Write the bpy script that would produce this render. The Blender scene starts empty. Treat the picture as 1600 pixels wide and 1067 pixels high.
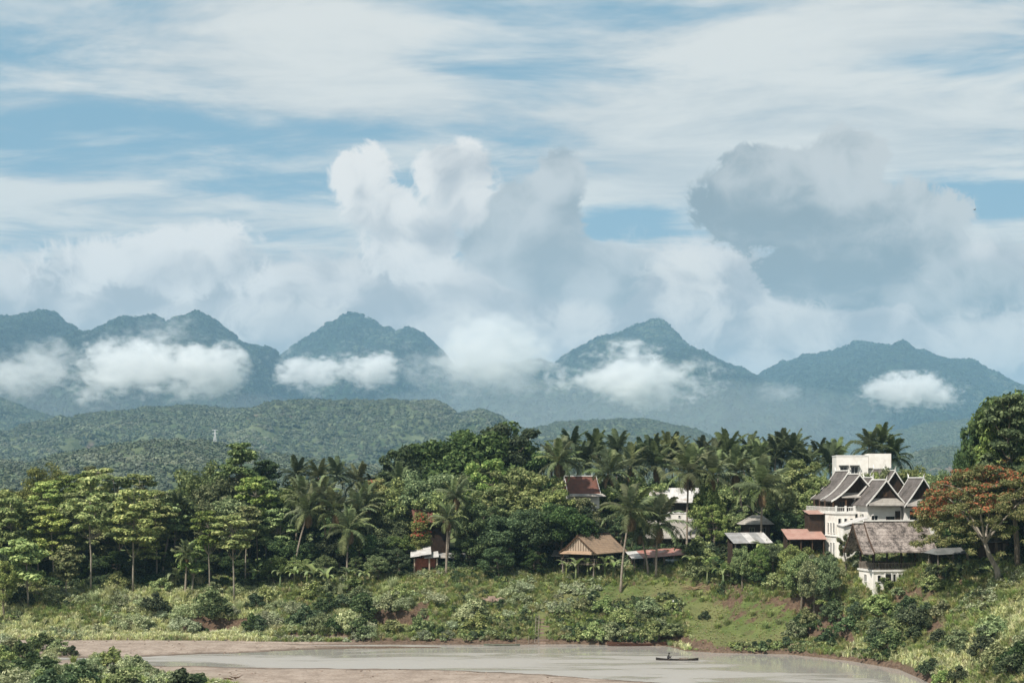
import bpy, bmesh, math, random
import numpy as np
from mathutils import Vector, Matrix, noise as mnoise

# ---------------------------------------------------------------- scene, camera
scene = bpy.context.scene
COL = scene.collection
F = 2222.0            # focal length expressed in photo pixels (50 mm on 36 mm)
HZ = 755.0            # photo row of the eye level
CAMZ = 25.0           # eye height above the water
cam_data = bpy.data.cameras.new('camera')
cam_data.lens = 50.0
cam_data.sensor_width = 36.0
cam_data.shift_y = (HZ - 533.5) / 1600.0
cam_data.clip_start = 0.5
cam_data.clip_end = 60000.0
cam = bpy.data.objects.new('camera', cam_data)
cam.location = (0, 0, CAMZ)
cam.rotation_euler = (math.radians(90), 0, 0)
COL.objects.link(cam)
scene.camera = cam

SUN_EL, SUN_AZ = math.radians(51), math.radians(222)      # azimuth clockwise from +Y: behind the viewer, to one side
sun_dir = Vector((math.sin(SUN_AZ) * math.cos(SUN_EL), math.cos(SUN_AZ) * math.cos(SUN_EL), math.sin(SUN_EL)))
sl = bpy.data.lights.new('sun', 'SUN')
sl.energy = 5.0
sl.angle = math.radians(0.6)
sl.color = (1.0, 0.94, 0.85)
so = bpy.data.objects.new('sun', sl)
so.rotation_euler = (-sun_dir).to_track_quat('-Z', 'Y').to_euler()
COL.objects.link(so)

scene.view_settings.view_transform = 'Standard'
scene.view_settings.look = 'None'
scene.view_settings.exposure = 0.36
scene.view_settings.gamma = 1.0
scene.view_settings.use_curve_mapping = False
scene.render.engine = 'CYCLES'
cy = scene.cycles
cy.max_bounces = 6
cy.diffuse_bounces = 2
cy.glossy_bounces = 2
cy.transmission_bounces = 3
cy.transparent_max_bounces = 6
cy.volume_bounces = 5
cy.use_denoising = True
cy.volume_step_rate = 1.0
cy.volume_max_steps = 256
cy.sample_clamp_indirect = 6.0


# ---------------------------------------------------------------- node expression helper
class NX:
    """a float socket with arithmetic"""
    def __init__(self, nt, sock):
        self.nt, self.s = nt, sock
    def _m(self, op, *others, clamp=False):
        n = self.nt.nodes.new('ShaderNodeMath')
        n.operation = op
        n.use_clamp = clamp
        for i, o in enumerate((self,) + others):
            if isinstance(o, NX):
                self.nt.links.new(o.s, n.inputs[i])
            else:
                n.inputs[i].default_value = float(o)
        return NX(self.nt, n.outputs[0])
    def __add__(self, o): return self._m('ADD', o)
    __radd__ = __add__
    def __sub__(self, o): return self._m('SUBTRACT', o)
    def __rsub__(self, o): return (self * -1.0)._m('ADD', o)
    def __mul__(self, o): return self._m('MULTIPLY', o)
    __rmul__ = __mul__
    def __truediv__(self, o): return self._m('DIVIDE', o)
    def max(self, o): return self._m('MAXIMUM', o)
    def min(self, o): return self._m('MINIMUM', o)
    def pow(self, o): return self._m('POWER', o)
    def fn(self, op, *o): return self._m(op, *o)
    def sat(self): return self._m('ADD', 0.0, clamp=True)
    def ss(self, a, b):
        n = self.nt.nodes.new('ShaderNodeMapRange')
        n.interpolation_type = 'SMOOTHSTEP'
        n.inputs['From Min'].default_value = a
        n.inputs['From Max'].default_value = b
        self.nt.links.new(self.s, n.inputs['Value'])
        return NX(self.nt, n.outputs['Result'])


def nvec(nt, x, y, z=0.0):
    n = nt.nodes.new('ShaderNodeCombineXYZ')
    for i, o in enumerate((x, y, z)):
        if isinstance(o, NX):
            nt.links.new(o.s, n.inputs[i])
        else:
            n.inputs[i].default_value = float(o)
    return n.outputs[0]


def nnoise(nt, vec, scale, detail=4, rough=0.5, dist=0.0, out='Fac'):
    n = nt.nodes.new('ShaderNodeTexNoise')
    n.noise_dimensions = '3D'
    n.inputs['Scale'].default_value = scale
    n.inputs['Detail'].default_value = detail
    n.inputs['Roughness'].default_value = rough
    n.inputs['Distortion'].default_value = dist
    if vec is not None:
        nt.links.new(vec, n.inputs['Vector'])
    if out == 'Color':
        return n.outputs['Color']
    return NX(nt, n.outputs[0])


def nmix(nt, fac, a, b, mode='MIX'):
    n = nt.nodes.new('ShaderNodeMix')
    n.data_type = 'RGBA'
    n.blend_type = mode
    n.clamp_factor = True
    for sock, v in ((n.inputs[0], fac), (n.inputs[6], a), (n.inputs[7], b)):
        if isinstance(v, NX):
            nt.links.new(v.s, sock)
        elif isinstance(v, bpy.types.NodeSocket):
            nt.links.new(v, sock)
        elif isinstance(v, (int, float)):
            sock.default_value = v
        else:
            sock.default_value = (v[0], v[1], v[2], 1.0)
    return n.outputs[2]


# ---------------------------------------------------------------- sky
world = bpy.data.worlds.new('World')
scene.world = world
world.use_nodes = True
wt = world.node_tree
wt.nodes.clear()
w_out = wt.nodes.new('ShaderNodeOutputWorld')
w_bg = wt.nodes.new('ShaderNodeBackground')
wt.links.new(w_bg.outputs[0], w_out.inputs[0])
w_sky = wt.nodes.new('ShaderNodeTexSky')
w_sky.sky_type = 'NISHITA'
w_sky.sun_disc = False
w_sky.sun_elevation = SUN_EL
w_sky.sun_rotation = SUN_AZ
w_sky.altitude = 300
w_sky.air_density = 1.0
w_sky.dust_density = 1.0
w_sky.ozone_density = 1.5
SKY_K = 0.10
w_bg.inputs['Strength'].default_value = SKY_K
tc = wt.nodes.new('ShaderNodeTexCoord')
sx = wt.nodes.new('ShaderNodeSeparateXYZ')
wt.links.new(tc.outputs['Generated'], sx.inputs[0])
dx, dy, dz = (NX(wt, sx.outputs[i]) for i in range(3))
az = dx.fn('ARCTAN2', dy)
AZP = 0.76
azf = (az + AZP / 2).fn('PINGPONG', AZP) - AZP / 2       # the cloud bank goes on all round the horizon
rr = (dx * dx + dy * dy).pow(0.5)
dzp = dz.max(0.0)
qx = azf.fn('TANGENT') * 22.22 + 8.0
qy = 7.55 - dzp / (rr * azf.fn('COSINE')).max(0.02) * 22.22
qy = qy.max(-30.0)


def blobs(lst):
    """soft maximum of ellipses (cx, cy, rx, ry, weight) in bearing / height units"""
    acc = None
    for cx, cyy, rx, ry, wgt in lst:
        ex = (qx - cx) * (1.0 / rx)
        ey = (qy - cyy) * (1.0 / ry)
        b = wgt - (ex * ex + ey * ey) * wgt
        acc = b if acc is None else acc.fn('SMOOTH_MAX', b, 0.25)
    return acc


# wispy high sheet, seen in perspective on a plane overhead
inv = (dzp + 0.035).pow(-1.0)
px_, py_ = dx * inv, dy * inv
hv = nvec(wt, px_ * 0.60 + py_ * 0.16, py_ * 0.95, 3.7)
h1 = nnoise(wt, hv, 1.15, 7, 0.60, 0.45)
h2 = nnoise(wt, nvec(wt, px_ * 0.62 + py_ * 0.1, py_ * 0.9, 9.1), 3.0, 5, 0.66, 0.4)
himap = h1 * 0.60 + h2 * 0.40
clear = blobs([(1.2, 2.3, 3.4, 0.7, 0.11), (7.6, 0.9, 1.9, 0.9, 0.075), (9.6, 0.2, 2.6, 0.3, 0.06), (15.4, 3.1, 2.2, 0.45, 0.15), (9.7, 3.45, 1.0, 0.35, 0.16), (4.6, 2.85, 1.8, 0.5, 0.09), (1.2, 0.85, 1.4, 0.3, 0.05), (14.8, 1.0, 1.6, 0.25, 0.06)]).max(0.0)
dense = blobs([(3.4, 0.9, 3.6, 0.9, 0.06), (12.5, 2.0, 5.0, 0.9, 0.10), (14.2, 0.4, 2.6, 0.5, 0.07), (10.0, 2.7, 2.5, 0.6, 0.13), (5.5, 1.5, 2.2, 0.35, 0.08)]).max(0.0)
high = (himap - clear + dense).ss(0.355, 0.57)
hshade = (h2 * 0.6 + h1 * 0.4).ss(0.36, 0.60)
BLUE = nmix(wt, 0.80, w_sky.outputs[0], (1.6, 3.2, 4.25))
BLUE = nmix(wt, qy.ss(0.0, 5.5) * 0.35, BLUE, (3.6, 4.4, 4.9))
HIW = nmix(wt, hshade, (4.6, 4.85, 4.95), (6.6, 6.5, 6.15))
col = nmix(wt, high * 0.94, BLUE, HIW)

# cumulus banks over the mountains
warp = nnoise(wt, nvec(wt, qx, qy, 1.3), 0.55, 3, 0.55, 0.0, out='Color')
wsep = wt.nodes.new('ShaderNodeSeparateColor')
wt.links.new(warp, wsep.inputs[0])
wx = qx + (NX(wt, wsep.outputs[0]) - 0.5) * 1.6
wy = qy + (NX(wt, wsep.outputs[1]) - 0.5) * 1.3
v0 = nvec(wt, wx, wy * 1.15, 5.0)
big0 = nnoise(wt, v0, 0.85, 2, 0.45)
big1 = nnoise(wt, nvec(wt, wx - 0.36, (wy - 0.34) * 1.15, 5.0), 0.85, 2, 0.45)
fine = (nnoise(wt, v0, 2.3, 6, 0.60) - 0.5).fn('ABSOLUTE')
lump = big0 * 0.70 + (0.36 - fine * 1.5) * 0.55 - 0.03
relief = (big0 - big1) * 2.3 - (fine - 0.09) * 1.5


def cumulus(col, field, amp, lo, hi, dark, light, bias, light_extra=None, opac=1.0):
    dens = field + (lump - 0.45) * amp
    mask = dens.ss(lo, hi) * opac
    lit = relief + bias + (0.35 - dens).max(-0.4) * 0.35
    if light_extra is not None:
        lit = lit + light_extra
    return nmix(wt, mask, col, nmix(wt, lit.ss(0.0, 1.0), dark, light))


deck = (qy - 4.0 + (qx - 8.0) * 0.02).ss(-0.9, 1.0) * 0.9 - 0.15
col = cumulus(col, deck, 0.95, 0.02, 0.38, (3.9, 3.95, 4.05), (7.0, 6.65, 6.3), 0.52)
col = cumulus(col, blobs([(5.65, 2.75, 0.62, 0.6, 0.55), (5.95, 3.3, 0.7, 0.55, 0.5), (6.45, 3.85, 0.95, 0.75, 0.66), (7.2, 2.75, 0.8, 0.65, 0.5), (7.5, 3.3, 0.8, 0.7, 0.4), (3.0, 4.1, 1.5, 0.8, 0.5), (1.2, 4.2, 0.9, 0.6, 0.35)]) - 0.12,
              1.25, 0.0, 0.22, (4.05, 4.15, 4.3), (7.6, 7.25, 6.85), 0.68)
col = cumulus(col, blobs([(8.75, 2.75, 0.5, 0.6, 0.5), (8.4, 3.3, 0.9, 0.7, 0.55), (8.2, 3.9, 1.3, 0.7, 0.55), (9.2, 4.3, 1.3, 0.65, 0.5)]) - 0.08,
              1.25, 0.0, 0.20, (3.0, 3.3, 3.5), (5.2, 5.25, 5.2), 0.42)
gl = (qx - 12.6) * 0.20 - (qy - 3.2) * 0.30
col = cumulus(col, blobs([(12.4, 3.2, 1.8, 0.85, 0.72), (13.3, 2.45, 0.7, 0.6, 0.55), (11.8, 2.65, 0.8, 0.5, 0.5), (12.6, 2.75, 0.9, 0.6, 0.5), (13.2, 4.15, 1.6, 0.75, 0.7), (14.3, 3.5, 1.0, 0.8, 0.5), (15.3, 4.6, 1.2, 0.6, 0.4)]) - 0.05,
              1.25, 0.0, 0.17, (2.3, 2.65, 2.85), (5.1, 5.1, 5.0), 0.36, gl)
col = cumulus(col, blobs([(10.6, 4.55, 0.9, 0.7, 0.5), (12.2, 5.2, 1.5, 0.6, 0.52), (8.8, 5.1, 1.0, 0.5, 0.45), (15.6, 5.3, 1.2, 0.7, 0.5), (4.6, 5.1, 1.4, 0.5, 0.45), (7.2, 5.2, 0.7, 0.6, 0.4)]) - 0.12,
              1.2, 0.0, 0.34, (4.75, 4.65, 4.6), (7.6, 7.15, 6.6), 0.62, None, 0.85)
wt.links.new(col, w_bg.inputs['Color'])
world.cycles.sampling_method = 'MANUAL'
world.cycles.sample_map_resolution = 512
# === END TOP

# ---------------------------------------------------------------- object helpers
def px(x, y, D):
    """the world point that lies D metres away on the sight line of a photo pixel"""
    return Vector(((x - 800.0) * D / F, D, CAMZ + (HZ - y) * D / F))


def tag(o, label=None, cat=None, group=None, kind=None):
    if label: o['label'] = label
    if cat: o['category'] = cat
    if group: o['group'] = group
    if kind: o['kind'] = kind
    return o


def link(o, parent=None):
    COL.objects.link(o)
    if parent is not None:
        o.parent = parent
    return o


def empty(name, loc, rz=0.0, label=None, cat=None, group=None):
    o = bpy.data.objects.new(name, None)
    o.empty_display_size = 0.3
    o.location = loc
    o.rotation_euler = (0, 0, rz)
    link(o)
    return tag(o, label, cat, group)


def mesh_np(name, V, Fc, mats=(), smooth=False, mat_idx=None):
    """fast mesh from arrays; Fc is (n,3) or (n,4)"""
    V = np.asarray(V, dtype=np.float32)
    Fc = np.asarray(Fc, dtype=np.int32)
    me = bpy.data.meshes.new(name)
    n, k = Fc.shape
    me.vertices.add(len(V))
    me.vertices.foreach_set('co', V.ravel())
    me.loops.add(n * k)
    me.loops.foreach_set('vertex_index', Fc.ravel())
    me.polygons.add(n)
    me.polygons.foreach_set('loop_start', np.arange(0, n * k, k, dtype=np.int32))
    me.polygons.foreach_set('loop_total', np.full(n, k, dtype=np.int32))
    if smooth:
        me.polygons.foreach_set('use_smooth', np.ones(n, dtype=bool))
    for m in mats:
        me.materials.append(m)
    if mat_idx is not None:
        me.polygons.foreach_set('material_index', np.asarray(mat_idx, dtype=np.int32))
    me.update(calc_edges=True)
    return me


def obj(name, me, parent=None):
    return link(bpy.data.objects.new(name, me), parent)


class MB:
    """collects boxes, prisms and tubes into one mesh"""
    def __init__(self):
        self.v, self.f = [], []
    def add(self, vs, fs):
        b = len(self.v)
        self.v += [tuple(p) for p in vs]
        self.f += [tuple(b + i for i in q) for q in fs]
        return self
    def box(self, x0, x1, y0, y1, z0, z1):
        return self.add([(x0, y0, z0), (x1, y0, z0), (x1, y1, z0), (x0, y1, z0), (x0, y0, z1), (x1, y0, z1), (x1, y1, z1), (x0, y1, z1)],
                        [(0, 3, 2, 1), (4, 5, 6, 7), (0, 1, 5, 4), (1, 2, 6, 5), (2, 3, 7, 6), (3, 0, 4, 7)])
    def prism(self, poly, y0, y1):
        """poly in (x, z), extruded along y"""
        n = len(poly)
        vs = [(x, y0, z) for x, z in poly] + [(x, y1, z) for x, z in poly]
        fs = [tuple(range(n)), tuple(range(2 * n - 1, n - 1, -1))]
        fs += [(i, i + n, (i + 1) % n + n, (i + 1) % n) for i in range(n)]
        return self.add(vs, fs)
    def strip(self, prof, y0, y1, th):
        """curved slab: open profile in (x, z) with thickness th, extruded along y"""
        p = [(x, z) for x, z in prof]
        for i in range(len(p) - 1):
            (xa, za), (xb, zb) = p[i], p[i + 1]
            self.add([(xa, y0, za), (xb, y0, zb), (xb, y1, zb), (xa, y1, za), (xa, y0, za - th), (xb, y0, zb - th), (xb, y1, zb - th), (xa, y1, za - th)],
                     [(0, 1, 2, 3), (7, 6, 5, 4), (0, 4, 5, 1), (2, 6, 7, 3)] + ([(0, 3, 7, 4)] if i == 0 else []) + ([(1, 5, 6, 2)] if i == len(p) - 2 else []))
        return self
    def tube(self, pts, rad, n=6, cap=True):
        pts = [Vector(p) for p in pts]
        if not hasattr(rad, '__len__'):
            rad = [rad] * len(pts)
        b = len(self.v)
        for i, p in enumerate(pts):
            d = (pts[min(i + 1, len(pts) - 1)] - pts[max(i - 1, 0)])
            d = d.normalized() if d.length > 1e-9 else Vector((0, 0, 1))
            a = d.cross(Vector((0.13, 1, 0.07)) if abs(d.y) < 0.9 else Vector((1, 0, 0))).normalized()
            c = d.cross(a)
            for k in range(n):
                t = 2 * math.pi * k / n
                q = p + (a * math.cos(t) + c * math.sin(t)) * rad[i]
                self.v.append((q.x, q.y, q.z))
        for i in range(len(pts) - 1):
            for k in range(n):
                k2 = (k + 1) % n
                self.f.append((b + i * n + k, b + i * n + k2, b + (i + 1) * n + k2, b + (i + 1) * n + k))
        if cap:
            self.f.append(tuple(b + k for k in range(n - 1, -1, -1)))
            e = b + (len(pts) - 1) * n
            self.f.append(tuple(e + k for k in range(n)))
        return self
    def mesh(self, name, mat, smooth=False):
        me = bpy.data.meshes.new(name)
        me.from_pydata(self.v, [], self.f)
        if mat is not None:
            me.materials.append(mat)
        if smooth:
            me.polygons.foreach_set('use_smooth', [True] * len(me.polygons))
        me.update()
        return me
    def build(self, name, mat, parent=None, smooth=False):
        return obj(name, self.mesh(name, mat, smooth), parent)


# ---------------------------------------------------------------- materials
MATS = {}


def new_mat(name):
    m = bpy.data.materials.new(name)
    m.use_nodes = True
    nt = m.node_tree
    nt.nodes.clear()
    out = nt.nodes.new('ShaderNodeOutputMaterial')
    MATS[name] = m
    return m, nt, out


def principled(nt, out, color, rough=0.8, bump=None, bump_d=0.02, bump_s=0.5, spec=0.3):
    b = nt.nodes.new('ShaderNodeBsdfPrincipled')
    if isinstance(color, bpy.types.NodeSocket):
        nt.links.new(color, b.inputs['Base Color'])
    else:
        b.inputs['Base Color'].default_value = (*color, 1)
    if isinstance(rough, NX):
        nt.links.new(rough.s, b.inputs['Roughness'])
    else:
        b.inputs['Roughness'].default_value = rough
    b.inputs['Specular IOR Level'].default_value = spec
    if bump is not None:
        bn = nt.nodes.new('ShaderNodeBump')
        bn.inputs['Strength'].default_value = bump_s
        bn.inputs['Distance'].default_value = bump_d
        nt.links.new(bump.s, bn.inputs['Height'])
        nt.links.new(bn.outputs[0], b.inputs['Normal'])
    nt.links.new(b.outputs[0], out.inputs[0])
    return b


def coords(nt, which='Object'):
    t = nt.nodes.new('ShaderNodeTexCoord')
    return t.outputs[which]


def geo(nt, which):
    g = nt.nodes.new('ShaderNodeNewGeometry')
    return g.outputs[which]


def objrand(nt):
    return NX(nt, nt.nodes.new('ShaderNodeObjectInfo').outputs['Random'])


def mottled(name, c1, c2, scale=1.5, rough=0.85, bump_d=0.02, streak=None, c3=None, spec=0.2):
    """plaster, timber, tin: two tones broken by noise, a third as stains"""
    m, nt, out = new_mat(name)
    co = coords(nt)
    v = co
    if streak:
        mp = nt.nodes.new('ShaderNodeMapping')
        mp.inputs['Scale'].default_value = streak
        nt.links.new(co, mp.inputs[0])
        v = mp.outputs[0]
    n1 = nnoise(nt, v, scale, 6, 0.6)
    c = nmix(nt, n1.ss(0.35, 0.65), c1, c2)
    if c3 is not None:
        n2 = nnoise(nt, v, scale * 0.45, 5, 0.65, 0.4)
        c = nmix(nt, n2.ss(0.52, 0.72) * 0.8, c, c3)
    principled(nt, out, c, rough, nnoise(nt, v, scale * 4, 3, 0.6), bump_d, 0.6, spec)
    return m


mottled('white_plaster', (0.82, 0.79, 0.74), (0.74, 0.70, 0.64), 0.9, c3=(0.58, 0.53, 0.47))
mottled('white_trim', (0.80, 0.78, 0.74), (0.64, 0.62, 0.58), 2.2)
mottled('dark_timber', (0.030, 0.020, 0.015), (0.055, 0.035, 0.024), 2.0, streak=(3, 3, 0.5))
mottled('brown_timber', (0.11, 0.065, 0.04), (0.06, 0.038, 0.026), 2.0, streak=(3, 3, 0.5))
mottled('grey_timber', (0.26, 0.22, 0.18), (0.15, 0.125, 0.105), 2.0, streak=(3, 3, 0.6))
mottled('beige_board', (0.42, 0.34, 0.26), (0.32, 0.25, 0.19), 1.5, streak=(4, 4, 0.4))
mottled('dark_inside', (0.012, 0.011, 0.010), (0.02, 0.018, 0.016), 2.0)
mottled('red_brick', (0.30, 0.10, 0.065), (0.20, 0.075, 0.05), 3.0, c3=(0.12, 0.07, 0.05))
mottled('mural', (0.55, 0.60, 0.62), (0.18, 0.25, 0.28), 1.1, c3=(0.60, 0.58, 0.52))
mottled('bark', (0.20, 0.165, 0.125), (0.12, 0.10, 0.075), 2.2, streak=(2, 2, 0.4), bump_d=0.05)
mottled('pale_bark', (0.33, 0.29, 0.235), (0.19, 0.165, 0.135), 1.6, streak=(1.5, 1.5, 0.5), bump_d=0.04)
mottled('palm_bark', (0.30, 0.25, 0.20), (0.19, 0.16, 0.13), 2.0, streak=(0.6, 0.6, 2.5), bump_d=0.04)
mottled('boat_brown', (0.10, 0.045, 0.028), (0.055, 0.028, 0.02), 1.6, streak=(0.4, 2, 2))
mottled('boat_dark', (0.022, 0.018, 0.016), (0.04, 0.032, 0.026), 1.6)
mottled('boat_green', (0.10, 0.12, 0.09), (0.16, 0.16, 0.12), 1.6)
mottled('cloth_dark', (0.02, 0.02, 0.024), (0.035, 0.03, 0.03), 5.0)
mottled('skin_hidden', (0.12, 0.07, 0.05), (0.09, 0.055, 0.04), 5.0)
mottled('earth_stone', (0.30, 0.22, 0.17), (0.20, 0.14, 0.11), 0.8, bump_d=0.1)
mottled('pylon_paint', (0.72, 0.72, 0.72), (0.62, 0.62, 0.62), 1.0)
mottled('dry_frond', (0.24, 0.17, 0.09), (0.15, 0.10, 0.055), 3.0)
mottled('leaf_litter', (0.36, 0.27, 0.16), (0.24, 0.17, 0.10), 3.0)


def roof_mat(name, c1, c2, c3, row=0.28, thatch=False):
    """courses of small tiles or thatch: row and column relief too fine to build, weather stains"""
    m, nt, out = new_mat(name)
    co = coords(nt)
    sp = nt.nodes.new('ShaderNodeSeparateXYZ')
    nt.links.new(co, sp.inputs[0])
    X, Y, Z = (NX(nt, sp.outputs[i]) for i in range(3))
    n1 = nnoise(nt, co, 1.2, 6, 0.62)
    n2 = nnoise(nt, co, 6.0, 3, 0.6)
    c = nmix(nt, (n1 * 0.6 + n2 * 0.4).ss(0.40, 0.60), c1, c2)
    c = nmix(nt, nnoise(nt, co, 0.5, 5, 0.7, 0.5).ss(0.5, 0.68) * 0.85, c, c3)
    course = (Z * (1.0 / row)).fn('FRACT')
    colm = (Y * (1.0 / 0.24)).fn('FRACT')
    h = course * 0.7 + (colm - 0.5).fn('ABSOLUTE') * 0.5 + n2 * (1.4 if thatch else 0.4)
    c = nmix(nt, course.ss(0.0, 0.22), nmix(nt, 0.45, c, (0.02, 0.018, 0.016)), c)
    principled(nt, out, c, 0.9, h, 0.05, 0.8, 0.15)
    return m


roof_mat('grey_tile', (0.115, 0.100, 0.092), (0.175, 0.155, 0.145), (0.075, 0.066, 0.06))
roof_mat('red_tile', (0.20, 0.085, 0.06), (0.14, 0.07, 0.055), (0.10, 0.06, 0.05))
roof_mat('tan_tile', (0.40, 0.28, 0.19), (0.30, 0.21, 0.145), (0.20, 0.15, 0.11))
roof_mat('pale_tile', (0.40, 0.37, 0.33), (0.30, 0.275, 0.25), (0.20, 0.185, 0.17))
roof_mat('thatch', (0.34, 0.29, 0.26), (0.085, 0.072, 0.066), (0.46, 0.40, 0.36), 0.5, True)


def tin_mat(name, c1, c2, c3):
    m, nt, out = new_mat(name)
    co = coords(nt)
    sp = nt.nodes.new('ShaderNodeSeparateXYZ')
    nt.links.new(co, sp.inputs[0])
    Xc = NX(nt, sp.outputs[0])
    wv = (Xc * 40.0).fn('SINE')
    n1 = nnoise(nt, co, 0.9, 6, 0.65, 0.6)
    c = nmix(nt, n1.ss(0.38, 0.62), c1, c2)
    c = nmix(nt, nnoise(nt, co, 0.45, 4, 0.7, 0.3).ss(0.54, 0.70), c, c3)
    principled(nt, out, c, 0.55, wv, 0.02, 0.7, 0.4)
    return m


tin_mat('grey_tin', (0.34, 0.335, 0.33), (0.25, 0.245, 0.24), (0.22, 0.16, 0.12))
tin_mat('red_tin', (0.33, 0.13, 0.10), (0.40, 0.22, 0.18), (0.46, 0.38, 0.34))
tin_mat('pink_tin', (0.42, 0.26, 0.21), (0.36, 0.20, 0.16), (0.30, 0.22, 0.19))
tin_mat('white_tin', (0.58, 0.56, 0.54), (0.45, 0.43, 0.41), (0.34, 0.28, 0.24))
tin_mat('green_tin', (0.22, 0.30, 0.27), (0.17, 0.23, 0.21), (0.28, 0.30, 0.28))
tin_mat('slate_tin', (0.16, 0.165, 0.16), (0.11, 0.115, 0.11), (0.20, 0.19, 0.18))

m, nt, out = new_mat('window_glass')
principled(nt, out, (0.015, 0.018, 0.02), 0.08, spec=0.5)


def leaf_mat(name, dark, light, tip=None, trans=0.30, var=0.35):
    """leaves: a shade of their own for each leaf and each plant, light passes through"""
    m, nt, out = new_mat(name)
    isl = NX(nt, geo(nt, 'Random Per Island'))
    c = nmix(nt, isl, dark, light)
    if tip is not None:
        c = nmix(nt, isl.ss(0.66, 1.0) * 0.9, c, [v_ * 1.22 for v_ in tip])
    r = objrand(nt)
    hs = nt.nodes.new('ShaderNodeHueSaturation')
    nt.links.new(c, hs.inputs['Color'])
    nt.links.new((r * 0.05 + 0.475).s, hs.inputs['Hue'])
    nt.links.new(((r * 7.31).fn('FRACT') * 0.3 + 0.68).s, hs.inputs['Saturation'])
    nt.links.new(((r * 3.77).fn('FRACT') * var * 2 + (1.0 - var)).s, hs.inputs['Value'])
    d = nt.nodes.new('ShaderNodeBsdfDiffuse')
    t = nt.nodes.new('ShaderNodeBsdfTranslucent')
    mx = nt.nodes.new('ShaderNodeMixShader')
    mx.inputs[0].default_value = trans
    nt.links.new(hs.outputs[0], d.inputs[0])
    nt.links.new(hs.outputs[0], t.inputs[0])
    nt.links.new(d.outputs[0], mx.inputs[1])
    nt.links.new(t.outputs[0], mx.inputs[2])
    nt.links.new(mx.outputs[0], out.inputs[0])
    return m


leaf_mat('leaf_teak', (0.119, 0.181, 0.048), (0.314, 0.380, 0.101), (0.453, 0.483, 0.155))
leaf_mat('leaf_round', (0.080, 0.128, 0.040), (0.229, 0.286, 0.084), (0.347, 0.385, 0.120))
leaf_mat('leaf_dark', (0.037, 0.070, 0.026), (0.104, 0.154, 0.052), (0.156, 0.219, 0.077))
leaf_mat('leaf_gold', (0.105, 0.118, 0.034), (0.240, 0.235, 0.072), (0.30, 0.265, 0.085))
leaf_mat('leaf_flame', (0.113, 0.166, 0.038), (0.293, 0.323, 0.086), (0.377, 0.352, 0.104))
leaf_mat('leaf_palm', (0.099, 0.126, 0.049), (0.191, 0.228, 0.092), None, 0.2)
leaf_mat('leaf_palm_dark', (0.042, 0.062, 0.029), (0.088, 0.119, 0.047), None, 0.2)
leaf_mat('leaf_banana', (0.148, 0.208, 0.064), (0.295, 0.359, 0.120), None, 0.35)
leaf_mat('leaf_shrub', (0.126, 0.178, 0.055), (0.310, 0.358, 0.116), (0.458, 0.485, 0.193))
leaf_mat('leaf_shrub_grey', (0.212, 0.252, 0.117), (0.383, 0.439, 0.217), (0.519, 0.541, 0.300))
leaf_mat('leaf_shrub_dark', (0.038, 0.070, 0.028), (0.113, 0.157, 0.059), (0.174, 0.227, 0.096))
leaf_mat('blade_pale', (0.344, 0.384, 0.142), (0.623, 0.655, 0.281), (0.758, 0.725, 0.362), 0.3, 0.2)
leaf_mat('blade_green', (0.163, 0.233, 0.050), (0.325, 0.402, 0.099), (0.460, 0.486, 0.152), 0.3, 0.2)
leaf_mat('blade_gold', (0.233, 0.243, 0.076), (0.416, 0.390, 0.152), (0.534, 0.455, 0.213), 0.3, 0.2)
leaf_mat('blossom_orange', (0.36, 0.085, 0.035), (0.52, 0.19, 0.085), None, 0.3, 0.1)
leaf_mat('canopy_far', (0.085, 0.112, 0.066), (0.125, 0.150, 0.086), None, 0.0, 0.28)  # this and the pale canopy are lightened: foothill haze put into leaf colour
leaf_mat('canopy_pale', (0.13, 0.155, 0.095), (0.18, 0.20, 0.12), None, 0.0, 0.25)
leaf_mat('canopy_mountain', (0.022, 0.042, 0.030), (0.050, 0.074, 0.046), None, 0.0, 0.45)

# ---------------------------------------------------------------- terrain shape
def wpt(x, y):                       # a photo pixel on the water plane
    D = CAMZ * F / (y - HZ)
    return ((x - 800.0) * D / F, D)


SHORE = [(-900.0, 226.0), (-300.0, 225.0)] + [wpt(*p) for p in [(-120, 1003), (60, 1003), (330, 1003.5), (500, 1005), (700, 1005.5), (900, 1006), (1040, 1010), (1066, 1017), (1120, 1020), (1230, 1022), (1330, 1033), (1400, 1045), (1440, 1062), (1490, 1090), (1580, 1140)]] + [(54.0, 120.0), (60.0, 80.0), (80.0, 40.0), (120.0, 0.0), (200.0, -300.0)]


def shore_s(X, Y):
    """signed distance to the water's edge, positive on the far, village side"""
    X = np.asarray(X, float); Y = np.asarray(Y, float)
    best = np.full(X.shape, 1e18); sg = np.ones(X.shape)
    for (ax, ay), (bx, by) in zip(SHORE[:-1], SHORE[1:]):
        ex, ey = bx - ax, by - ay
        t = np.clip(((X - ax) * ex + (Y - ay) * ey) / (ex * ex + ey * ey), 0, 1)
        ddx, ddy = X - ax - t * ex, Y - ay - t * ey
        d2 = ddx * ddx + ddy * ddy
        cr = ex * (Y - ay) - ey * (X - ax)
        m = d2 < best
        best = np.where(m, d2, best); sg = np.where(m, np.where(cr >= 0, 1.0, -1.0), sg)
    return np.sqrt(best) * sg


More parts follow.
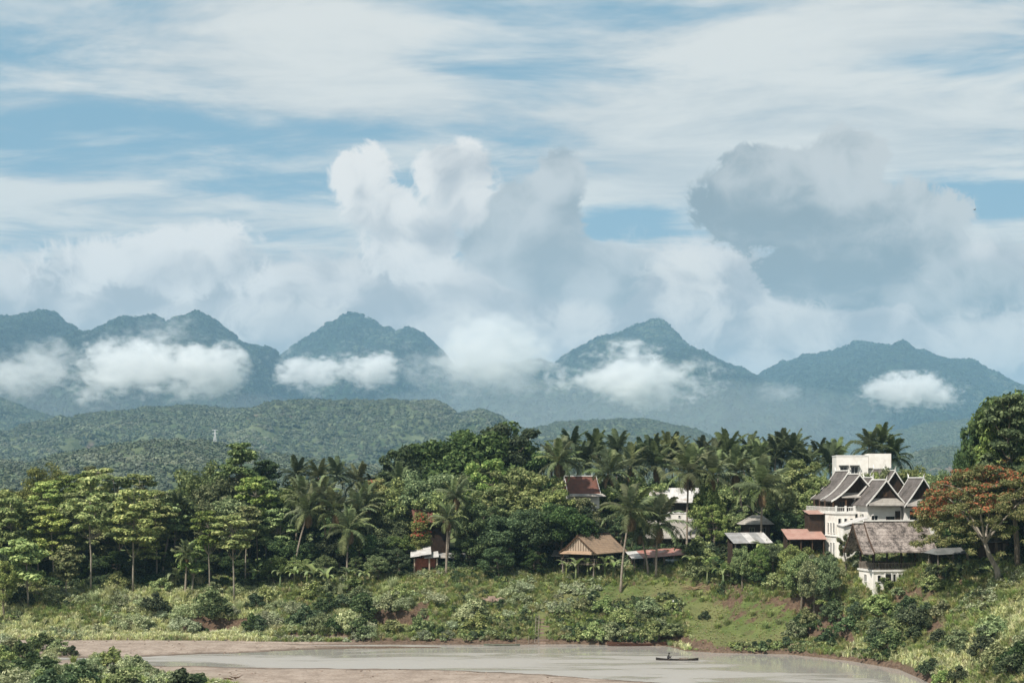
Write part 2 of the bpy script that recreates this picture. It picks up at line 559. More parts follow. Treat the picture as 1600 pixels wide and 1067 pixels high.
S_KEYS = [0, 3, 6, 9, 13, 18, 24, 30, 40, 60, 100, 160]
PROF = [(-120, [0.0, 0.4, 0.9, 1.8, 3.4, 5.4, 6.9, 7.5, 8.2, 9.2, 10.0, 10.0]),
        (-45, [0.0, 0.3, 0.7, 1.6, 3.2, 5.3, 6.9, 7.5, 8.2, 9.2, 10.5, 11.0]),
        (-25, [0.0, 1.3, 2.5, 3.8, 5.3, 7.3, 8.9, 9.6, 10.4, 11.5, 12.5, 12.5]),
        (3, [0.0, 1.7, 3.5, 5.0, 6.8, 8.8, 10.4, 11.4, 12.6, 13.6, 14.0, 14.0]),
        (22, [0.0, 1.7, 3.4, 4.9, 6.7, 9.0, 10.9, 12.0, 13.4, 14.6, 15.2, 15.2]),
        (34, [0.0, 0.9, 1.5, 2.5, 5.4, 9.6, 12.4, 13.5, 14.2, 15.0, 15.6, 15.6]),
        (48, [0.0, 2.2, 4.3, 6.3, 9.0, 12.6, 13.8, 14.1, 14.4, 15.4, 16.0, 16.0]),
        (58, [0.0, 3.0, 5.3, 7.4, 9.8, 12.6, 14.0, 14.5, 15.0, 15.8, 16.2, 16.2]),
        (130, [0.0, 3.0, 5.6, 8.0, 11.0, 13.6, 15.0, 15.6, 16.2, 17.0, 18.0, 18.0])]
# scars where the bank has slipped: X centre, half width, distance from the water, drop
CUTS = [(-48.0, 5.5, 11.0, 2.3), (-18.5, 5.0, 9.5, 3.2), (-33.0, 7.5, 3.0, 1.9), (26.5, 3.6, 2.6, 2.6), (45.5, 3.5, 7.0, 2.2), (44.5, 3.0, 11.0, 1.2)]


def fbm(X, Y, sc, octv=4, seed=0.0):
    """cheap smooth value noise, vectorised"""
    out = np.zeros(np.shape(X)); amp, tot = 1.0, 0.0
    for o in range(octv):
        x, y = X * sc + seed * 17.3 + o * 31.7, Y * sc + seed * 9.1 + o * 11.9
        xi, yi = np.floor(x), np.floor(y)
        fx, fy = x - xi, y - yi
        fx, fy = fx * fx * (3 - 2 * fx), fy * fy * (3 - 2 * fy)
        def h(a, b):
            t = np.sin(a * 127.1 + b * 311.7 + seed * 74.7) * 43758.5453
            return t - np.floor(t)
        v = (h(xi, yi) * (1 - fx) + h(xi + 1, yi) * fx) * (1 - fy) + (h(xi, yi + 1) * (1 - fx) + h(xi + 1, yi + 1) * fx) * fy
        out += amp * (v - 0.5); tot += amp
        amp *= 0.5; sc *= 2.03
    return out / tot * 2.0


def sstep(x, a, b):
    t = np.clip((x - a) / (b - a), 0, 1)
    return t * t * (3 - 2 * t)


CH_X = [-400, -62, -54, -45, -29, 0, 18, 40, 60]
CH_UP = [203, 203.5, 204.5, 208, 214, 219, 224, 230, 230]          # upper edge of the running water
CH_LO = [202, 201.5, 196.5, 194.5, 193.2, 189.0, 178.5, 160, 120]   # edge of the gravel bar on this side


def height(X, Y):
    X = np.asarray(X, float); Y = np.asarray(Y, float)
    s = shore_s(X, Y)
    xs = np.array([p[0] for p in PROF])
    prof = np.array([np.interp(np.clip(s, 0, 160), S_KEYS, p[1]) for p in PROF])     # (k, ...)
    k = np.clip(np.searchsorted(xs, X) - 1, 0, len(xs) - 2)
    t = np.clip((X - xs[k]) / (xs[k + 1] - xs[k]), 0, 1)
    land = np.take_along_axis(prof, k[None], 0)[0] * (1 - t) + np.take_along_axis(prof, k[None] + 1, 0)[0] * t
    rough = fbm(X, Y, 0.16, 4, 1.0) * 0.9 + fbm(X, Y, 0.45, 3, 2.0) * 0.5
    land = land + rough * sstep(s, 1.0, 8.0) * (1 - 0.6 * sstep(s, 30, 60))
    for cx, hw, s0, drop in CUTS:
        wx_ = np.clip(1 - ((X - cx) / hw) ** 2, 0, 1) ** 0.5
        ss_ = s - s0 - fbm(X, Y, 0.5, 2, 5.0) * 0.9
        below = np.where(ss_ < 0, np.exp(-(ss_ / 4.0) ** 2), np.exp(-(ss_ / 0.45) ** 2))
        land = land - drop * wx_ * below * sstep(s, -0.5, 1.2)
    land = land - 2.6 * np.exp(-((X - 57.5) / 4.2) ** 2 - ((Y - 206) / 4.5) ** 2) - 1.7 * np.exp(-((X - 63.5) / 2.6) ** 2 - ((Y - 204.5) / 3.2) ** 2)      # levelled yards before the pavilion and the hut
    land = np.maximum(land, 0.12 * np.clip(s, 0, 1))
    # far plain beyond the village runs down to the valley floor
    far = sstep(Y, 330, 700)
    land = land * (1 - far) + (9.0 + fbm(X, Y, 0.004, 3, 3.0) * 4) * far
    # river bed
    up, lo = np.interp(X, CH_X, CH_UP), np.interp(X, CH_X, CH_LO)
    up = up + fbm(X, Y, 0.12, 3, 6.0) * 1.6
    lo = lo + fbm(X, Y, 0.10, 3, 7.0) * 1.4
    ins = np.minimum(up - Y, Y - lo)                    # inside the channel > 0
    bed = np.where(ins > 0, -np.minimum(ins * 0.16, 1.2), np.minimum(-ins * 0.055, 0.42))
    bed = bed + fbm(X, Y, 0.35, 3, 8.0) * 0.07
    pool = np.exp(-((s + 2.2) / 1.3) ** 2) * sstep(X, -48, -40)     # slack water under the far bank
    bed = bed - pool * 0.45
    # scrubby bar in front, and the slope the viewer stands on
    fg = np.exp(-((X + 96) / 34) ** 2 - ((Y - 158) / 26) ** 2) * 6.2 + np.exp(-((X + 52) / 16) ** 2 - ((Y - 158) / 14) ** 2) * 1.6
    bed = np.where(Y < 190, np.maximum(bed, bed + fg * sstep(190 - Y, 0, 8)), bed)
    bed = np.where(X < -80, np.maximum(bed, 0.4 + fg), bed)
    nearb = 23.0 * (1 - sstep(Y, 2, 95)) * (1 - sstep(np.abs(X), 40, 300) * 0.3)
    bed = np.maximum(bed, nearb * 1.06 - 1.4)
    w = sstep(s, -0.6, 0.6)
    return bed * (1 - w) + land * w


def H(x, y):
    return float(height(np.array([float(x)]), np.array([float(y)]))[0])


def spaced(lo, hi, a, b, st, g):
    """fine steps between a and b, growing outwards to lo and hi"""
    mid = list(np.arange(a, b, st))
    r, d, v = [], st, b
    while v < hi:
        r.append(v); d *= g; v += d
    l, d, v = [], st, a - st
    while v > lo:
        l.append(v); d *= g; v -= d
    return np.array([lo] + l[::-1] + mid + r + [hi])


gx = spaced(-9000, 9000, -105, 105, 0.7, 1.16)
gy = spaced(-500, 14000, 142, 262, 0.6, 1.14)
GX, GY = np.meshgrid(gx, gy)
GZ = height(GX, GY)
V = np.stack([GX.ravel(), GY.ravel(), GZ.ravel()], 1)
nx_, ny_ = len(gx), len(gy)
ii = np.arange(nx_ * ny_).reshape(ny_, nx_)
Q = np.stack([ii[:-1, :-1].ravel(), ii[:-1, 1:].ravel(), ii[1:, 1:].ravel(), ii[1:, :-1].ravel()], 1)

m, nt, out = new_mat('ground_soil')
pos = geo(nt, 'Position')
sp = nt.nodes.new('ShaderNodeSeparateXYZ'); nt.links.new(pos, sp.inputs[0])
spn = nt.nodes.new('ShaderNodeSeparateXYZ'); nt.links.new(geo(nt, 'True Normal'), spn.inputs[0])
PZ, NZ = NX(nt, sp.outputs[2]), NX(nt, spn.outputs[2])
n1 = nnoise(nt, pos, 0.35, 6, 0.6); n2 = nnoise(nt, pos, 2.5, 5, 0.65); n3 = nnoise(nt, pos, 0.09, 3, 0.5)
grass = nmix(nt, n1.ss(0.35, 0.65), (0.080, 0.112, 0.034), (0.135, 0.158, 0.055))
grass = nmix(nt, n3.ss(0.45, 0.62) * 0.5, grass, (0.165, 0.15, 0.075))
grass = nmix(nt, n2.ss(0.52, 0.66) * 0.6, grass, (0.05, 0.065, 0.022))
earth = nmix(nt, n2.ss(0.35, 0.65), (0.075, 0.050, 0.034), (0.145, 0.098, 0.068))
sand = nmix(nt, (n1 * 0.5 + n2 * 0.5).ss(0.40, 0.60), (0.235, 0.185, 0.15), (0.36, 0.295, 0.245))
sand = nmix(nt, nnoise(nt, pos, 3.5, 5, 0.7).ss(0.56, 0.68) * 0.75, sand, (0.16, 0.125, 0.10))
sand = nmix(nt, (PZ + (n1 - 0.5) * 0.2).ss(0.16, 0.02), sand, (0.13, 0.10, 0.078))        # wet rim
c = nmix(nt, (NZ + (n2 - 0.5) * 0.22).ss(0.80, 0.66), grass, earth)
PX_ = NX(nt, sp.outputs[0])
mud = nmix(nt, n2.ss(0.4, 0.6), (0.085, 0.058, 0.042), (0.15, 0.105, 0.075))
shore_c = nmix(nt, (PX_ + (n1 - 0.5) * 20.0).ss(-34.0, -20.0) * (NX(nt, sp.outputs[1]) - 150.0 - PX_ * -0.45).ss(45.0, 52.0), sand, mud)
c = nmix(nt, (PZ + (n2 - 0.5) * 0.5).ss(1.05, 0.55), c, shore_c)
principled(nt, out, c, 0.95, n2 + nnoise(nt, pos, 9.0, 3, 0.6) * 0.5, 0.12, 0.7, 0.1)
me = mesh_np('ground', V, Q, [m], smooth=True)
tag(obj('ground', me), kind='structure')

# ---------------------------------------------------------------- river
m, nt, out = new_mat('river_water')
pos = geo(nt, 'Position')
mp = nt.nodes.new('ShaderNodeMapping'); mp.inputs['Scale'].default_value = (0.55, 1.5, 1.0); nt.links.new(pos, mp.inputs[0])
r1 = nnoise(nt, mp.outputs[0], 1.6, 4, 0.6)
spw = nt.nodes.new('ShaderNodeSeparateXYZ'); nt.links.new(pos, spw.inputs[0])
mpc = nt.nodes.new('ShaderNodeMapping'); mpc.inputs['Scale'].default_value = (0.03, 0.16, 1.0); nt.links.new(pos, mpc.inputs[0])
lee = NX(nt, spw.outputs[1]) + (NX(nt, spw.outputs[0]) - 20.0).max(0.0)
calm = (nnoise(nt, mpc.outputs[0], 1.0, 5, 0.65, 0.8) - lee.ss(201.0, 214.0) * 0.16).ss(0.36, 0.52)      # wind-ruffled lanes, slack water in the lee of the bank
rip = r1 * (calm * 0.85 + 0.15)
bb = principled(nt, out, (0.34, 0.318, 0.29), calm * 0.40 + 0.06, rip, 0.05, 0.7, 1.0)
bb.inputs['IOR'].default_value = 1.6
rxs = [-9000, -5000, -2500, -1200, -600, -300, -200] + list(range(-140, 141, 20)) + [200, 300, 400]
rys = list(range(30, 263, 8))
RX, RY = np.meshgrid(np.array(rxs, float), np.array(rys, float))
kk = np.arange(RX.size).reshape(RX.shape)
me = mesh_np('river', np.stack([RX.ravel(), RY.ravel(), np.zeros(RX.size)], 1), np.stack([kk[:-1, :-1].ravel(), kk[:-1, 1:].ravel(), kk[1:, 1:].ravel(), kk[1:, :-1].ravel()], 1), [m])
tag(obj('river', me), kind='structure')

# ---------------------------------------------------------------- scatter helper (stuff only)
def scatter(name, P, scl, rz, idx, protos, label, cat, squash=1.0):
    P = np.asarray(P, np.float32)
    me = bpy.data.meshes.new(name + '_points')
    me.vertices.add(len(P)); me.vertices.foreach_set('co', P.ravel())
    for nm, ty, arr in (('scl', 'FLOAT', scl), ('rot', 'FLOAT', rz)):
        at = me.attributes.new(nm, ty, 'POINT'); at.data.foreach_set('value', np.asarray(arr, np.float32))
    at = me.attributes.new('pick', 'INT', 'POINT'); at.data.foreach_set('value', np.asarray(idx, np.int32))
    o = obj(name, me)
    tag(o, label, cat, kind='stuff')
    pc = bpy.data.collections.new(name + '_kinds')
    for p in protos:
        pc.objects.link(p)
    ng = bpy.data.node_groups.new(name + '_scatter', 'GeometryNodeTree')
    ng.interface.new_socket('Geometry', in_out='INPUT', socket_type='NodeSocketGeometry')
    ng.interface.new_socket('Geometry', in_out='OUTPUT', socket_type='NodeSocketGeometry')
    N = ng.nodes
    gi, go = N.new('NodeGroupInput'), N.new('NodeGroupOutput')
    ci = N.new('GeometryNodeCollectionInfo'); ci.inputs[0].default_value = pc
    ci.inputs['Separate Children'].default_value = True; ci.inputs['Reset Children'].default_value = True
    ip = N.new('GeometryNodeInstanceOnPoints'); ip.inputs['Pick Instance'].default_value = True
    def attr(nm, ty):
        a = N.new('GeometryNodeInputNamedAttribute'); a.data_type = ty; a.inputs[0].default_value = nm
        return a.outputs[0]
    cx = N.new('ShaderNodeCombineXYZ')
    L = ng.links
    L.new(gi.outputs[0], ip.inputs['Points']); L.new(ci.outputs[0], ip.inputs['Instance'])
    L.new(attr('pick', 'INT'), ip.inputs['Instance Index'])
    L.new(attr('rot', 'FLOAT'), cx.inputs[2])
    er = N.new('FunctionNodeEulerToRotation'); L.new(cx.outputs[0], er.inputs[0]); L.new(er.outputs[0], ip.inputs['Rotation'])
    L.new(attr('scl', 'FLOAT'), ip.inputs['Scale'])
    L.new(ip.outputs[0], go.inputs[0])
    md = o.modifiers.new('scatter', 'NODES'); md.node_group = ng
    return o


def leaf_quads(C, Nrm, size, rng, aspect=0.55, jit=0.6):
    """diamond leaves at points C, facing roughly Nrm"""
    n = len(C)
    nr = Nrm + rng.normal(0, jit, (n, 3))
    nr /= np.linalg.norm(nr, axis=1, keepdims=True) + 1e-9
    t = np.cross(nr, rng.normal(0, 1, (n, 3))); t /= np.linalg.norm(t, axis=1, keepdims=True) + 1e-9
    b = np.cross(nr, t)
    s = (size * rng.uniform(0.65, 1.35, n))[:, None] if np.isscalar(size) else np.asarray(size)[:, None]
    v = np.stack([C + t * s, C + b * s * aspect + nr * s * 0.12, C - t * s, C - b * s * aspect + nr * s * 0.12], 1).reshape(-1, 3)
    f = np.arange(n * 4).reshape(n, 4)
    return v, f


def sphere_dirs(n, rng):
    d = rng.normal(0, 1, (n, 3))
    return d / np.linalg.norm(d, axis=1, keepdims=True)


def far_crown(name, seed, nleaf, size, mat):
    """small distant tree crown about 1 m in radius: a shell of leaf clumps over a lumpy dome"""
    rng = np.random.default_rng(seed)
    d = sphere_dirs(nleaf, rng); d[:, 2] = np.abs(d[:, 2]) * 1.0 - 0.15
    r = rng.uniform(0.72, 1.05, (nleaf, 1)) * (1 + 0.22 * np.sin(d[:, :1] * 5 + seed) * np.cos(d[:, 1:2] * 4))
    C = d * r * np.array([1, 1, 0.9])
    v, f = leaf_quads(C, d + np.array([0, 0, 0.3]), size, rng, 0.8, 0.35)
    return bpy.data.objects.new(name, mesh_np(name, v, f, [mat]))


FAR_A = [far_crown('far_tree_crown', i, 120, 0.23, MATS['canopy_far' if i < 3 else 'canopy_pale']) for i in range(5)]
FAR_B = [far_crown('distant_tree_crown', 20 + i, 34, 0.42, MATS['canopy_mountain' if i < 3 else 'canopy_far']) for i in range(4)]

# ---------------------------------------------------------------- mountains and hills
m, nt, out = new_mat('mountain_cover')
pos = geo(nt, 'Position')
a1 = nnoise(nt, pos, 0.0045, 6, 0.6); a2 = nnoise(nt, pos, 0.05, 4, 0.6)
c = nmix(nt, (a1 * 0.6 + a2 * 0.4).ss(0.40, 0.60), (0.020, 0.038, 0.024), (0.045, 0.066, 0.038))
principled(nt, out, c, 1.0, a2, 9.0, 0.8, 0.05)
m, nt, out = new_mat('hill_cover')
pos = geo(nt, 'Position')
a1 = nnoise(nt, pos, 0.009, 5, 0.6); a2 = nnoise(nt, pos, 0.10, 4, 0.6)
c = nmix(nt, (a1 * 0.6 + a2 * 0.4).ss(0.40, 0.60), (0.055, 0.078, 0.040), (0.125, 0.145, 0.080))
c = nmix(nt, nnoise(nt, pos, 0.006, 3, 0.5, 0.5).ss(0.64, 0.70), c, (0.16, 0.125, 0.095))
principled(nt, out, c, 1.0, a2, 3.0, 0.8, 0.05)

SCAT = {'near': [], 'far': []}


def ridge(name, mat, sky, D, wf, wb, nxr, nyr, gully, rough, seed, trees, crown, bucket, ysc=1.0, pale=0.25):
    """a range whose crest stands D metres off and rises to the outline sky, falling wf metres towards the viewer"""
    xs = (np.array([p[0] for p in sky], float) - 800) * D / F
    zs = CAMZ + (HZ - np.array([p[1] for p in sky], float)) * D / F
    X = np.linspace(xs[0], xs[-1], nxr)
    vv = np.concatenate([np.linspace(0, 1, nyr), 1 + np.linspace(0, 1, max(4, nyr // 4))[1:]])
    def hgt(Xa, va):
        Ya = np.where(va <= 1, D - wf * (1 - va), D + wb * (va - 1))
        warp = fbm(Xa, Ya, 1.0 / (wf * 0.5), 3, seed + 1) * wf * 0.10 * np.clip(1 - va, 0, 1)
        Xw = Xa + warp * 2
        crest = np.interp(Xw, xs, zs)
        down = np.where(va <= 1, va, np.clip(2 - va, 0, 1))
        f = np.sin(np.clip(down, 0, 1) * math.pi / 2) ** 1.25
        g = np.abs(fbm(Xa + (1 - va) * wf * 0.25, Ya * 0.45, 1.0 / (wf * 0.22), 4, seed + 2))
        z = crest * f - gully * crest * g * (4 * down * (1 - down)) ** 0.7
        z = z + fbm(Xa, Ya, 1.0 / (wf * 0.06), 4, seed + 3) * rough * (0.12 + 0.88 * np.clip(1 - down, 0, 1)) * np.clip(down * 4, 0, 1)
        z = z + fbm(Xa, Ya * 0.2, 1.0 / (wf * 0.022), 3, seed + 4) * rough * 0.22 * down ** 3
        return Ya, np.maximum(z, 2.0 + 4 * down)
    GXr, GVr = np.meshgrid(X, vv)
    GYr, GZr = hgt(GXr, GVr)
    k = np.arange(GXr.size).reshape(GXr.shape)
    Qr = np.stack([k[:-1, :-1].ravel(), k[:-1, 1:].ravel(), k[1:, 1:].ravel(), k[1:, :-1].ravel()], 1)
    me = mesh_np(name, np.stack([GXr.ravel(), GYr.ravel(), GZr.ravel()], 1), Qr, [mat], smooth=True)
    o = tag(obj(name, me), kind='structure')
    rng = np.random.default_rng(int(seed * 10) + 5)
    lim = 900 * D / F
    tx = rng.uniform(max(xs[0], -lim), min(xs[-1], lim), trees)
    tv = rng.uniform(0.0, 1.03, trees) ** 0.8
    ty, tz = hgt(tx, tv)
    sc = rng.uniform(0.6, 1.15, trees) * crown * (0.75 + 0.5 * (fbm(tx, ty, 1.0 / (crown * 14), 3, seed + 7) + 0.5))
    pick = np.where(fbm(tx, ty, 1.0 / (crown * 18), 3, seed + 9) > (0.9 - pale * 2.2), 3, rng.integers(0, 3, trees))
    SCAT[bucket].append((np.stack([tx, ty, tz - 0.15 * sc], 1), sc, rng.uniform(0, 6.28, trees), pick))
    return o


MC, HC = MATS['mountain_cover'], MATS['hill_cover']
ridge('mountain', MC, [(-900, 700), (-700, 600), (-400, 540), (-200, 560), (-60, 500), (0, 494), (30, 498), (60, 493), (85, 489), (105, 505), (130, 526), (150, 521), (175, 519), (195, 514), (225, 500), (245, 499), (258, 507), (275, 503), (300, 493), (325, 493), (345, 510), (370, 530), (400, 543), (430, 553), (465, 600), (500, 650), (560, 690), (700, 745)],
      7000, 2300, 1200, 420, 110, 0.48, 90, 1.0, 26000, 15, 'far')
ridge('mountain', MC, [(200, 720), (300, 650), (380, 600), (420, 570), (460, 541), (490, 525), (520, 506), (545, 497), (560, 495), (580, 505), (600, 517), (615, 522), (635, 516), (650, 520), (665, 530), (690, 555), (710, 575), (740, 580), (780, 575), (830, 570), (865, 567), (890, 552), (930, 533), (970, 522), (1000, 510), (1015, 502), (1035, 510), (1060, 530), (1090, 553), (1130, 575), (1170, 592), (1220, 610), (1300, 640), (1450, 720)],
      8300, 2700, 1400, 420, 110, 0.42, 90, 2.0, 26000, 16, 'far')
ridge('mountain', MC, [(950, 720), (1000, 690), (1100, 625), (1165, 597), (1190, 585), (1230, 565), (1260, 556), (1300, 550), (1335, 536), (1360, 535), (1385, 545), (1420, 555), (1450, 560), (1480, 565), (1520, 580), (1550, 590), (1580, 602), (1620, 615), (1700, 600), (1800, 560), (1950, 590), (2200, 620), (2500, 560), (2800, 720)],
      9000, 3000, 1500, 420, 110, 0.38, 90, 3.0, 22000, 17, 'far')
ridge('hill', HC, [(-700, 720), (-400, 560), (-100, 590), (0, 622), (50, 642), (120, 657), (220, 660), (330, 690), (420, 735)], 4600, 1000, 700, 220, 70, 0.4, 32, 4.0, 7000, 9, 'near')
ridge('hill', HC, [(-500, 740), (-250, 715), (0, 708), (60, 692), (130, 662), (180, 647), (230, 639), (300, 637), (360, 642), (400, 641), (430, 632), (480, 628), (560, 626), (620, 628), (680, 632), (715, 649), (745, 641), (770, 650), (800, 671), (830, 690), (870, 715), (960, 748)], 3300, 1250, 700, 320, 100, 0.5, 34, 5.0, 15000, 8.0, 'near')
ridge('hill', HC, [(-500, 735), (-200, 728), (0, 724), (80, 728), (130, 712), (200, 697), (260, 691), (320, 692), (380, 702), (450, 712), (540, 728), (650, 742), (760, 752)], 1550, 480, 260, 240, 70, 0.36, 11, 6.0, 7000, 5.6, 'near', pale=0.35)
ridge('hill', HC, [(700, 740), (760, 700), (830, 670), (880, 659), (950, 657), (1010, 657), (1050, 664), (1090, 681), (1130, 702), (1200, 735)], 3800, 1100, 600, 200, 70, 0.36, 22, 7.0, 6000, 8, 'near')
ridge('hill', HC, [(700, 735), (780, 712), (860, 700), (930, 712), (1000, 697), (1030, 688), (1060, 691), (1100, 706), (1170, 735)], 2050, 600, 300, 180, 60, 0.18, 9, 8.0, 4500, 6, 'near', pale=0.38)
ridge('hill', HC, [(1150, 740), (1250, 712), (1330, 692), (1400, 674), (1450, 662), (1500, 657), (1560, 652), (1650, 655), (1900, 640), (2300, 680), (2500, 740)], 5600, 1600, 800, 220, 70, 0.2, 22, 9.0, 7000, 11, 'near')
ridge('hill', HC, [(1300, 745), (1360, 728), (1420, 712), (1470, 699), (1530, 702), (1600, 692), (1800, 700), (2000, 740)], 3000, 800, 400, 160, 60, 0.18, 12, 10.0, 4000, 7, 'near')
# flat valley woods between the village and the hills
rng = np.random.default_rng(77)
n = 7000
ty = 420 + 1500 * rng.uniform(0, 1, n) ** 1.3
tx = rng.uniform(-0.42, 0.42, n) * ty
SCAT['near'].append((np.stack([tx, ty, height(tx, ty) + 2.0], 1), rng.uniform(3.5, 6.5, n), rng.uniform(0, 6.28, n), np.where(rng.random(n) < 0.4, 3, rng.integers(0, 3, n))))
for nm, bucket, protos, lab in (('forest', 'near', FAR_A, 'hazy green forest covering the foothills beyond the village'), ('mountain_forest', 'far', FAR_B, 'blue-green jungle clothing the steep distant mountains')):
    L = SCAT[bucket]
    scatter(nm, np.concatenate([a[0] for a in L]), np.concatenate([a[1] for a in L]), np.concatenate([a[2] for a in L]), np.concatenate([a[3] for a in L]), protos, lab, 'forest')

# ---------------------------------------------------------------- haze
m, nt, out = new_mat('haze_air')
pv = nt.nodes.new('ShaderNodeVolumePrincipled')
pv.inputs['Color'].default_value = (0.37, 0.63, 0.86, 1)
pv.inputs['Density'].default_value = 0.000090
pv.inputs['Density Attribute'].default_value = ''
pv.inputs['Anisotropy'].default_value = 0.0
nt.links.new(pv.outputs[0], out.inputs['Volume'])
tag(MB().box(-9400, 9400, -560, 14400, -2.6, 1130).build('haze', m), 'thin blue valley haze over river, village and mountains', 'haze', kind='stuff')

# ---------------------------------------------------------------- low clouds lying on the slopes
def low_cloud(x0, x1, y0, y1, D, seed, label, dens=0.05, depth=0.8, thr=0.0, scale=1.0):
    c0, c1 = px(x0, y1, D), px(x1, y0, D)
    cx, cz = (c0.x + c1.x) / 2, (c0.z + c1.z) / 2
    hx, hz = (c1.x - c0.x) / 2, (c1.z - c0.z) / 2
    hy = min(hx, hz * 1.6) * depth + hz * 0.3
    m, nt, out = new_mat('cloud_vapour')
    co = coords(nt, 'Object')
    sp = nt.nodes.new('ShaderNodeSeparateXYZ'); nt.links.new(co, sp.inputs[0])
    X, Y, Z = (NX(nt, sp.outputs[i]) for i in range(3))
    u, v, w = X * (1 / hx), Y * (1 / hy), Z * (1 / hz)
    base = 1.0 - (u * u * u.fn('ABSOLUTE') + v * v + w * w).pow(0.5)
    mp = nt.nodes.new('ShaderNodeMapping'); mp.inputs['Location'].default_value = (seed * 137.0, seed * 71.0, seed * 53.0)
    mp.inputs['Scale'].default_value = (0.75, 1.0, 1.15)
    nt.links.new(co, mp.inputs[0])
    n1 = nnoise(nt, mp.outputs[0], scale / (hz * 1.3), 2, 0.5, 0.4)
    n2 = nnoise(nt, mp.outputs[0], scale * 4.2 / hz, 5, 0.66, 0.3)
    d = (base * 1.1 + (n1 - 0.5) * 3.4 + (n2 - 0.5) * 3.4 - 0.30 - thr - (w * -1.0 - 0.25).max(0.0) * 0.5).ss(0.0, 0.95)
    pv = nt.nodes.new('ShaderNodeVolumePrincipled')
    pv.inputs['Color'].default_value = (1, 1, 1, 1)
    pv.inputs['Anisotropy'].default_value = 0.0
    pv.inputs['Density Attribute'].default_value = ''
    nt.links.new((d * (base.ss(0.0, 0.12)) * dens).s, pv.inputs['Density'])
    nt.links.new(pv.outputs[0], out.inputs['Volume'])
    m.cycles.volume_step_rate = 0.4
    bm = bmesh.new()
    bmesh.ops.create_icosphere(bm, subdivisions=2, radius=1.06)
    for vv_ in bm.verts:
        vv_.co = Vector((vv_.co.x * hx, vv_.co.y * hy, vv_.co.z * hz))
    me = bpy.data.meshes.new('cloud'); bm.to_mesh(me); bm.free(); me.materials.append(m)
    o = obj('cloud', me); o.location = (cx, D, cz)
    return tag(o, label, 'cloud', 'low clouds lying on the mountain slopes')


low_cloud(75, 400, 505, 658, 4700, 1.0, 'big white cloud bank below the twin rounded peaks', 0.03, thr=0.12)
low_cloud(-90, 140, 510, 655, 4720, 2.0, 'ragged thin mist below the jagged ridge beside big cloud bank', 0.009, thr=0.15)
low_cloud(170, 360, 485, 555, 5100, 8.0, 'thin torn vapour drifting across the twin rounded peaks', 0.006, thr=0.2)
low_cloud(385, 650, 530, 630, 5600, 3.0, 'flat white cloud across the slope below the lone dark peak', 0.03, thr=0.1)
low_cloud(610, 880, 465, 655, 5500, 4.0, 'tall pale cloud veil hiding the saddle between two peaks', 0.0085, thr=0.04)
low_cloud(830, 1160, 525, 658, 5500, 5.5, 'white heaped cloud under the sharp pointed summit', 0.03, thr=0.14)
low_cloud(1330, 1520, 575, 658, 6000, 6.0, 'small wedge-shaped white cloud on the broad blue mountain', 0.03, thr=0.1)
low_cloud(1170, 1255, 580, 645, 6000, 7.0, 'faint wisp of mist between the pointed and broad mountains', 0.006, thr=0.1)
low_cloud(520, 1420, 585, 735, 5000, 9.0, 'pale thin mist spread along the foot of the pointed mountain', 0.0007, depth=0.5, thr=-1.2)
low_cloud(-260, 560, 600, 730, 4900, 10.0, 'pale thin mist spread along the foot of the twin rounded peaks', 0.0006, depth=0.5, thr=-1.2)

# ---------------------------------------------------------------- buildings
def roof_profile(w, z0, z1, flare=0.35, n=6, low=0.30):
    """half section from ridge (0, z1) to eave (w, z0): steep above, flaring out below"""
    P = []
    for i in range(n + 1):
        t = i / n
        P.append((w * t, z1 + (z0 - z1) * (t * (1 - flare) + flare * (1 - (1 - t) ** 2.0))))
    return P


def gable_roof(par, w, z0, z1, y0, y1, mat, trim=None, flare=0.35, th=0.14, gable=None, gable_in=0.5, finial=False, tw=0.28, name='roof', cap=True, battens=0):
    """roof > bargeboard, ridge_cap, finial; and a gable panel on the house"""
    pr = roof_profile(w, z0, z1, flare)
    mb = MB(); mb.strip(pr, y0, y1, th); mb.strip([(-x, z) for x, z in pr][::-1], y0, y1, th)
    r = mb.build(name, MATS[mat], par)
    if trim:
        for yy in ((y0 - 0.09, y0 - 0.004), (y1 + 0.004, y1 + 0.09)):
            for sd in (1, -1):
                b = MB(); b.strip([(sd * x, z + 0.08) for x, z in pr][::sd], yy[0], yy[1], tw)
                b.build('bargeboard', MATS[trim], r)
        if cap:
            MB().box(-0.16, 0.16, y0 - 0.02, y1 + 0.02, z1 + 0.003, z1 + 0.17).build('ridge_cap', MATS[trim], r)
        if finial:
            for yy, dr in ((y0, -1), (y1, 1)):
                MB().tube([(0, yy, z1 + 0.05), (0, yy + dr * 0.12, z1 + 0.4), (0, yy + dr * 0.40, z1 + 0.75)], [0.12, 0.09, 0.02], 6).build('finial', MATS[trim], r)
    if gable:
        g = [(x * 0.97, z - th - 0.02) for x, z in pr]
        poly = [(-x, z) for x, z in g][::-1] + g[1:]
        for yy in (y0 + gable_in, y1 - gable_in - 0.08):
            p = MB().prism(poly, yy, yy + 0.08).build('gable_panel', MATS[gable], par)
            if battens:
                for k in range(-battens, battens + 1):
                    xx = k * w * 0.8 / battens
                    zt = np.interp(abs(xx), [q[0] for q in g], [q[1] for q in g])
                    if zt - z0 > 0.3:
                        MB().box(xx - 0.04, xx + 0.04, yy - 0.04, yy - 0.003, z0 + 0.02, zt - 0.05).build('batten', MATS['brown_timber'], p)
    return r


